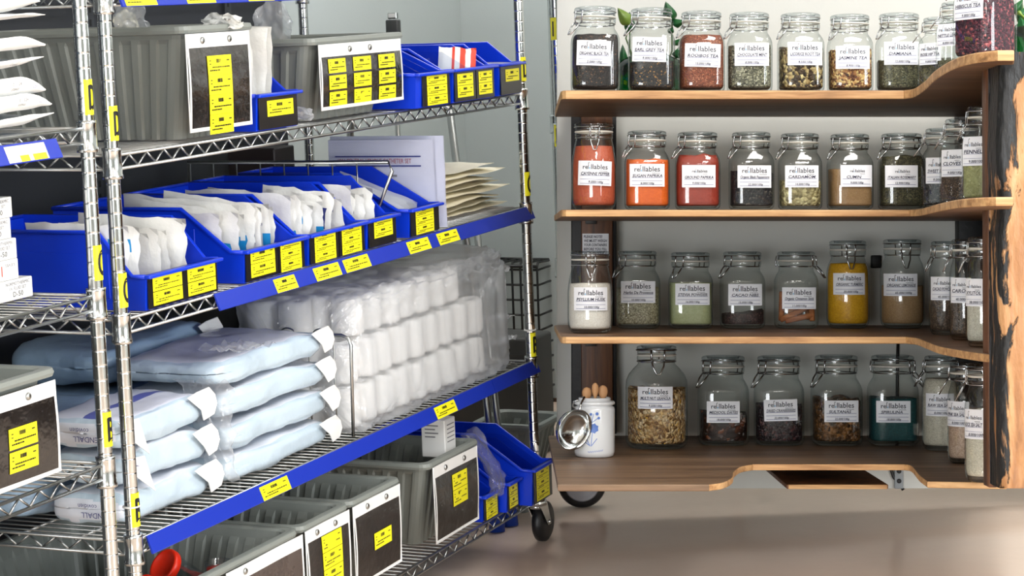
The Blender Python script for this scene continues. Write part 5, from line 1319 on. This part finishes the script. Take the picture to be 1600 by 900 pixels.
def spoon(u, v0, wpx, dy, tilt, lab):
    xs, zt = jY(u, v0, yc+dy); b = MB(); w = wpx*sc/2
    L = zt-(ZS[3]+.02)
    pr = [(.15, 1.0), (.6, .985), (.9, .955), (1.0, .915), (.95, .87), (.7, .82), (.35, .78), (.28, .7), (.26, .05), (.2, 0)]
    vs = []; n = 14
    for r_, h in pr:
        for j in range(n):
            a = 2*PI*j/n; vs.append((w*r_*math.cos(a), .0055*math.sin(a)*(.5+.5*min(1, r_)), (h-1)*L))
    b.add(vs, [(i*n+j, (i+1)*n+j, (i+1)*n+(j+1) % n, i*n+(j+1) % n) for i in range(len(pr)-1) for j in range(n)]+[tuple(range(n)), tuple(range((len(pr)-1)*n, len(pr)*n))[::-1]], 0, True)
    tag(b.build('wooden_spoon', spoon_w, M=juM(xs, yc+dy, zt) @ Matrix.Rotation(tilt, 4, 'Y')), lab, 'spoon', 'wooden spoons in the crock')
spoon(917, 605, 15, .002, .01, 'broad wooden spoon in the crock beside the ladle')
spoon(930, 598, 11, -.008, .0, 'narrow wooden spoon turned edge on in the middle of the crock')
spoon(942, 602, 15, .006, -.01, 'broad wooden spoon in the crock beside the upright')
# steel ladle bowl hung on the crock
xl, zl = jY(897, 670, yc-.055)
ld = thing('steel_ladle', 'round polished steel ladle hooked on the rim of the white crock', 'ladle', juM(xl, yc-.085, zl))
tw = Matrix.Rotation(math.radians(38), 3, 'Z') @ Matrix.Rotation(math.radians(104), 3, 'X')
RB = 30*sc*1.04
b = MB(); b.lathe([(RB*1.04, .0), (RB*1.05, .002), (RB, .001), (RB*.96, -.006), (RB*.82, -.018), (RB*.5, -.028), (.001, -.031)], 40, 0, M=tw, cap0=False); b.lathe([(RB*1.04, .0), (RB*.99, -.008), (RB*.85, -.020), (RB*.5, -.030), (.001, -.033)], 40, 0, M=tw, cap0=False)
b.build('bowl', chrome, ld)
b = MB(); hx, hz = jY(908, 630, yc-.05)
b.tube([(.012, .012, RB*.9), (hx-xl, .030, hz-zl), (hx-xl+.008, .040, hz-zl+.014)], .003, 8); b.build('handle', chrome, ld)
# note card on the upright
xn, zn_ = jY(910, 365, YB-.075); xn2, zn2 = jY(951, 397, YB-.075)
b = MB(); b.box(xn, xn2, YB-.0746, YB-.074, zn2, zn_, 0)
fn_ = lambda x_, y_: (xn+x_, YB-.0752, zn_-y_*-1)
wn = xn2-xn
for k, t_ in enumerate(['PLEASE NOTE!', 'WE MUST WEIGH', 'YOUR CONTAINERS', 'BEFORE YOU FILL', 'WITH PRODUCT']):
    if k < 5: b.text(t_, fn_, 1, fat=.02, width=wn*(.7 if k == 0 else .88), height=.0068, shear=.15, at=(wn*.05, -.0112-.0108*k))
tag(b.build('note_card', [paper, pen], M=JU.M), 'handwritten white note card fixed to the dark upright above the psyllium jar', 'note')
# pothos in green glass
leaf_g = mat('pothos_leaf', (26, 92, 44), .35, var=.3, vscale=20); leaf_y = mat('pothos_leaf_pale', (120, 146, 62), .35, var=.3, vscale=30); stem_m = mat('plant_stem', (70, 96, 50), .5)
green_glass = glass_mat('green_glass', (36, 140, 84), (6, 50, 30), 1.5, .04)
def leaf(b, base, tip, w, mi, k_=1.5, up=(0, -.3, .6), curl=.01):
    base, tip = Vector(base), Vector(tip); d = tip-base; sd = d.cross(Vector((0, 1, .2))).normalized()
    nrm = sd.cross(d).normalized()
    def fn(u, v):
        a = 2*u-1; k = (math.sin(PI*min(1, v**.75))**.8)*w*k_*(1-.25*v)
        return base+d*v+sd*a*k+nrm*(curl*(abs(a)**1.5)-curl*1.2*math.sin(PI*v))
    b.grid(fn, 8, 12, mi)
def pothos(xc, yv, zb_, w, h, leaves, label, stems):
    o = thing('potted_pothos', label, 'plant', juM(xc, yv, zb_))
    b = MB(); b.lathe([(w*.8, 0), (w*.96, .006), (w, .02), (w, h*.7), (w*.9, h*.85), (w*.5, h), (w*.45, h*1.06), (w*.5, h*1.08)], 36, 0, cap1=False); b.build('glass_vase', green_glass, o)
    b = MB()
    for p in stems: b.tube(p, .0022, 6)
    b.build('stem', stem_m, o)
    for base, tip, ww, mi in leaves:
        c = MB(); leaf(c, base, tip, ww, 0); c.build('leaf', leaf_y if mi else leaf_g, o)
yv = .36
xc, _ = jY(1016, 138, yv); zv = ZS[0]+.0006
def lpj(u, v, dy=0.): q = jY(u, v, yv+dy); return (q[0]-xc, dy, q[1]-zv)
pothos(xc, yv, zv, 53*(D0+yv)/FPX, .115, [(lpj(985, 40, -.02), lpj(966, 14, -.04), .012, 1), (lpj(984, 52), lpj(984, 20, -.02), .010, 0), (lpj(1050, 36), lpj(1041, 5, -.03), .013, 0), (lpj(1050, 38), lpj(1068, 34, -.03), .009, 0), (lpj(1046, 52), lpj(1052, 42, .0), .006, 0),
    (lpj(1052, 70), lpj(1064, 62, -.02), .006, 0), (lpj(1056, 92), lpj(1062, 76, -.02), .010, 0), (lpj(1058, 125), lpj(1063, 96, -.02), .012, 0), (lpj(975, 120), lpj(973, 70, -.02), .010, 0)],
    'pothos with glossy green leaves in a green glass vase behind the first two tea jars', [[lpj(1000, 130), lpj(984, 80), lpj(984, 44)], [lpj(1030, 130), lpj(1050, 80), lpj(1050, 34)], [lpj(1004, 130), lpj(978, 60), lpj(985, 30)]])
yv = -.55
xc, _ = jY(1612, 80, yv); zv = ZS[0]+.0006
pothos(xc, yv, zv, 34*(D0+yv)/FPX, .10, [(lpj(1580, 22), lpj(1598, 2, -.02), .008, 0), (lpj(1588, 30), lpj(1604, 14, -.02), .008, 0), (lpj(1584, 12), lpj(1606, 34, -.02), .006, 1), (lpj(1600, 60), lpj(1596, 30, -.03), .012, 0)],
    'second pothos in green glass beside the big purple jar, cut by the frame edge', [[lpj(1604, 74), lpj(1590, 30), lpj(1582, 5)], [lpj(1610, 74), lpj(1600, 30), lpj(1596, 0)]])
# cable and sockets low on the wall
b = MB(); pts = []
for u, v in [(1404, 528), (1403, 560), (1402, 690), (1394, 722), (1393, 735), (1397, 746), (1406, 757), (1412, 766)]:
    q = jY(u, v, YB-.012); pts.append((q[0], YB-.0055, q[1]))
cpts = curve(pts, 6) if False else pts
b.tube(cpts, .0042, 8); tag(b.build('power_cable', wire_black, M=JU.M), 'black cable hanging down the wall behind the jar shelf', 'cable')
xk, zk = jY(1396, 375, YB); 
x0, za_ = jY(1361, 399, YB-.012); x1, zb_ = jY(1377, 419, YB-.012)
b = MB(); b.rbox(x0, x1, YB-.018, YB-.001, zb_, za_, .003, 2); tag(b.build('wall_switch', plate, M=JU.M), 'small black switch box on the wall between the turmeric and tan powder jars', 'switch')
x0, za_ = jY(1398, 728, YB-.012); x1, zb_ = jY(1412, 764, YB-.012)
b = MB(); b.rbox(x0, x1, YB-.010, YB-.001, zb_, za_, .002, 2); b.lathe([(.006, 0), (.006, .002), (.003, .002)], 16, 1, ((x0+x1)/2, YB-.010, za_-.014), M=Matrix.Rotation(PI/2, 3, 'X')); b.lathe([(.006, 0), (.006, .002), (.003, .002)], 16, 1, ((x0+x1)/2, YB-.010, za_-.04), M=Matrix.Rotation(PI/2, 3, 'X'))
tag(b.build('wall_outlet', [mat('grey_outlet', (150, 156, 160), .5), plate], M=JU.M), 'pale outlet plate low on the wall under the jar shelf', 'outlet')
# ================================================================== the room
def struct(b, name, m_, M=None):
    o = b.build(name, m_, M=M); o['kind'] = 'structure'; return o
def floor_mat():
    mt, nt, out = _new('beige_floor'); L = nt.links.new
    vec = coords(nt, (1, 1, 1)); nn = N(nt, 'ShaderNodeTexNoise', Scale=1.6, Detail=6.); L(vec, nn.inputs['Vector'])
    r = ramp(nt, [(.3, (218, 194, 176)), (.7, (232, 211, 194))]); L(nn.outputs[0], r.inputs[0])
    p = N(nt, 'ShaderNodeBsdfPrincipled', Roughness=.16); L(r.outputs[0], p.inputs['Base Color'])
    n2 = N(nt, 'ShaderNodeTexNoise', Scale=14., Detail=2.); L(vec, n2.inputs['Vector'])
    bp = N(nt, 'ShaderNodeBump', Strength=.05, Distance=.01); L(n2.outputs[0], bp.inputs['Height']); L(bp.outputs[0], p.inputs['Normal'])
    L(p.outputs[0], out.inputs[0]); return mt
wall_g = mat('pale_grey_paint', (186, 194, 194), .6, bump=.03, bscale=120)
wall_w = mat('warm_white_paint', (212, 212, 206), .65, var=.05, vscale=2, bump=.03, bscale=90)
CEIL = 2.75
b = MB(); b.box(-5.5, 4.2, -3.2, 9.5, -.06, 0); struct(b, 'floor', floor_mat())
b = MB(); b.box(-5.5, 4.2, -3.2, 9.5, CEIL, CEIL+.06); struct(b, 'ceiling', mat('white_ceiling', (226, 226, 222), .8))
tc = RK.hit(721, 60, 0, SW).y
b = MB(); b.box(SW, SW+.1, -4.2, tc+.1, 0, CEIL); struct(b, 'wall_back', wall_g, RK.M)
b = MB(); b.box(-7.5, SW-.001, tc, tc+.1, 0, CEIL); struct(b, 'wall_left', wall_g, RK.M)
base_m = mat('brown_baseboard', (84, 62, 48), .5)
b = MB(); b.box(SW-.012, SW-.001, -4.2, tc-.002, .0, .012); struct(b, 'baseboard_back', base_m, RK.M)
fx0, fx1, fz0, fz1 = -3.6, -.9, .7, 2.3
b = MB()
b.box(-5.5, fx0, -3.3, -3.2, 0, CEIL); b.box(fx1, 4.2, -3.3, -3.2, 0, CEIL); b.box(fx0, fx1, -3.3, -3.2, 0, fz0); b.box(fx0, fx1, -3.3, -3.2, fz1, CEIL)
struct(b, 'wall_front', wall_g)
# right wall with a window in it
wy0, wy1, wz0, wz1 = .4, 2.6, .8, 2.35
b = MB()
b.box(3.2, 3.3, -3.2, wy0, 0, CEIL); b.box(3.2, 3.3, wy1, 9.5, 0, CEIL); b.box(3.2, 3.3, wy0, wy1, 0, wz0); b.box(3.2, 3.3, wy0, wy1, wz1, CEIL)
struct(b, 'wall_right', wall_g)
b = MB()
for a, c in ((wy0, wy0+.05), (wy1-.05, wy1), ((wy0+wy1)/2-.025, (wy0+wy1)/2+.025)): b.box(3.21, 3.29, a, c, wz0, wz1)
b.box(3.21, 3.29, wy0, wy1, wz0, wz0+.05); b.box(3.21, 3.29, wy0, wy1, wz1-.05, wz1)
struct(b, 'window_1', white_card)
# leaning partition that carries the jar shelf
xl_, _ = jY(870.5, 300, YB); zb_ = jY(900, 763, YB)[1]
b = MB(); b.box(xl_, 2.15, YB, YB+.07, zb_, 1.72); struct(b, 'wall_partition', wall_w, JU.M)
# ------------------------------------------------------------------ light
def area(name, loc, target, sx, sy, power, col=(1, 1, 1), spread=PI):
    l = bpy.data.lights.new(name, 'AREA'); l.shape = 'RECTANGLE'; l.size = sx; l.size_y = sy; l.energy = power; l.color = col; l.spread = spread
    o = bpy.data.objects.new(name, l); COL.objects.link(o); o.location = loc
    d = Vector(target)-Vector(loc); o.rotation_euler = d.to_track_quat('-Z', 'Y').to_euler(); return o
LP = [(1.0, 1.2), (1.1, 3.6), (-.6, .2), (.9, -1.2), (.1, 6.4), (2.4, 5.2)]
PW = [60, 42, 16, 14, 26, 14]
fix = mat('lamp_housing', (220, 220, 220), .5)
for i, (x, y) in enumerate(LP):
    b = MB(); b.box(x-.33, x+.33, y-.63, y+.63, CEIL-.03, CEIL-.001)
    tag(b.build('ceiling_light', fix), 'flat white ceiling light panel over the aisle', 'light', 'ceiling light panels')
    area('ceiling_lamp', (x, y, CEIL-.04), (x, y, 0), .6, 1.2, PW[i], (1, .985, .96))
area('window_daylight', (3.32, (wy0+wy1)/2, (wz0+wz1)/2), (-1, (wy0+wy1)/2+1.2, .9), wy1-wy0-.1, wz1-wz0-.1, 145, (.93, .97, 1.))
area('front_fill_light', ((fx0+fx1)/2, -3.28, 1.5), (.3, 4.5, 1.0), fx1-fx0-.1, fz1-fz0-.1, 190, (.95, .98, 1.))  # soft fill added through an unseen opening, set where jars don't mirror it
w = bpy.data.worlds.new('world'); S.world = w; w.use_nodes = True
w.node_tree.nodes['Background'].inputs[0].default_value = (.75, .82, .9, 1); w.node_tree.nodes['Background'].inputs[1].default_value = .6
S.view_settings.view_transform = 'Standard'; S.view_settings.look = 'None'; S.view_settings.gamma = 1; S.view_settings.use_curve_mapping = False
S.view_settings.exposure = 0.0
S.cycles.transparent_max_bounces = 24; S.cycles.max_bounces = 8
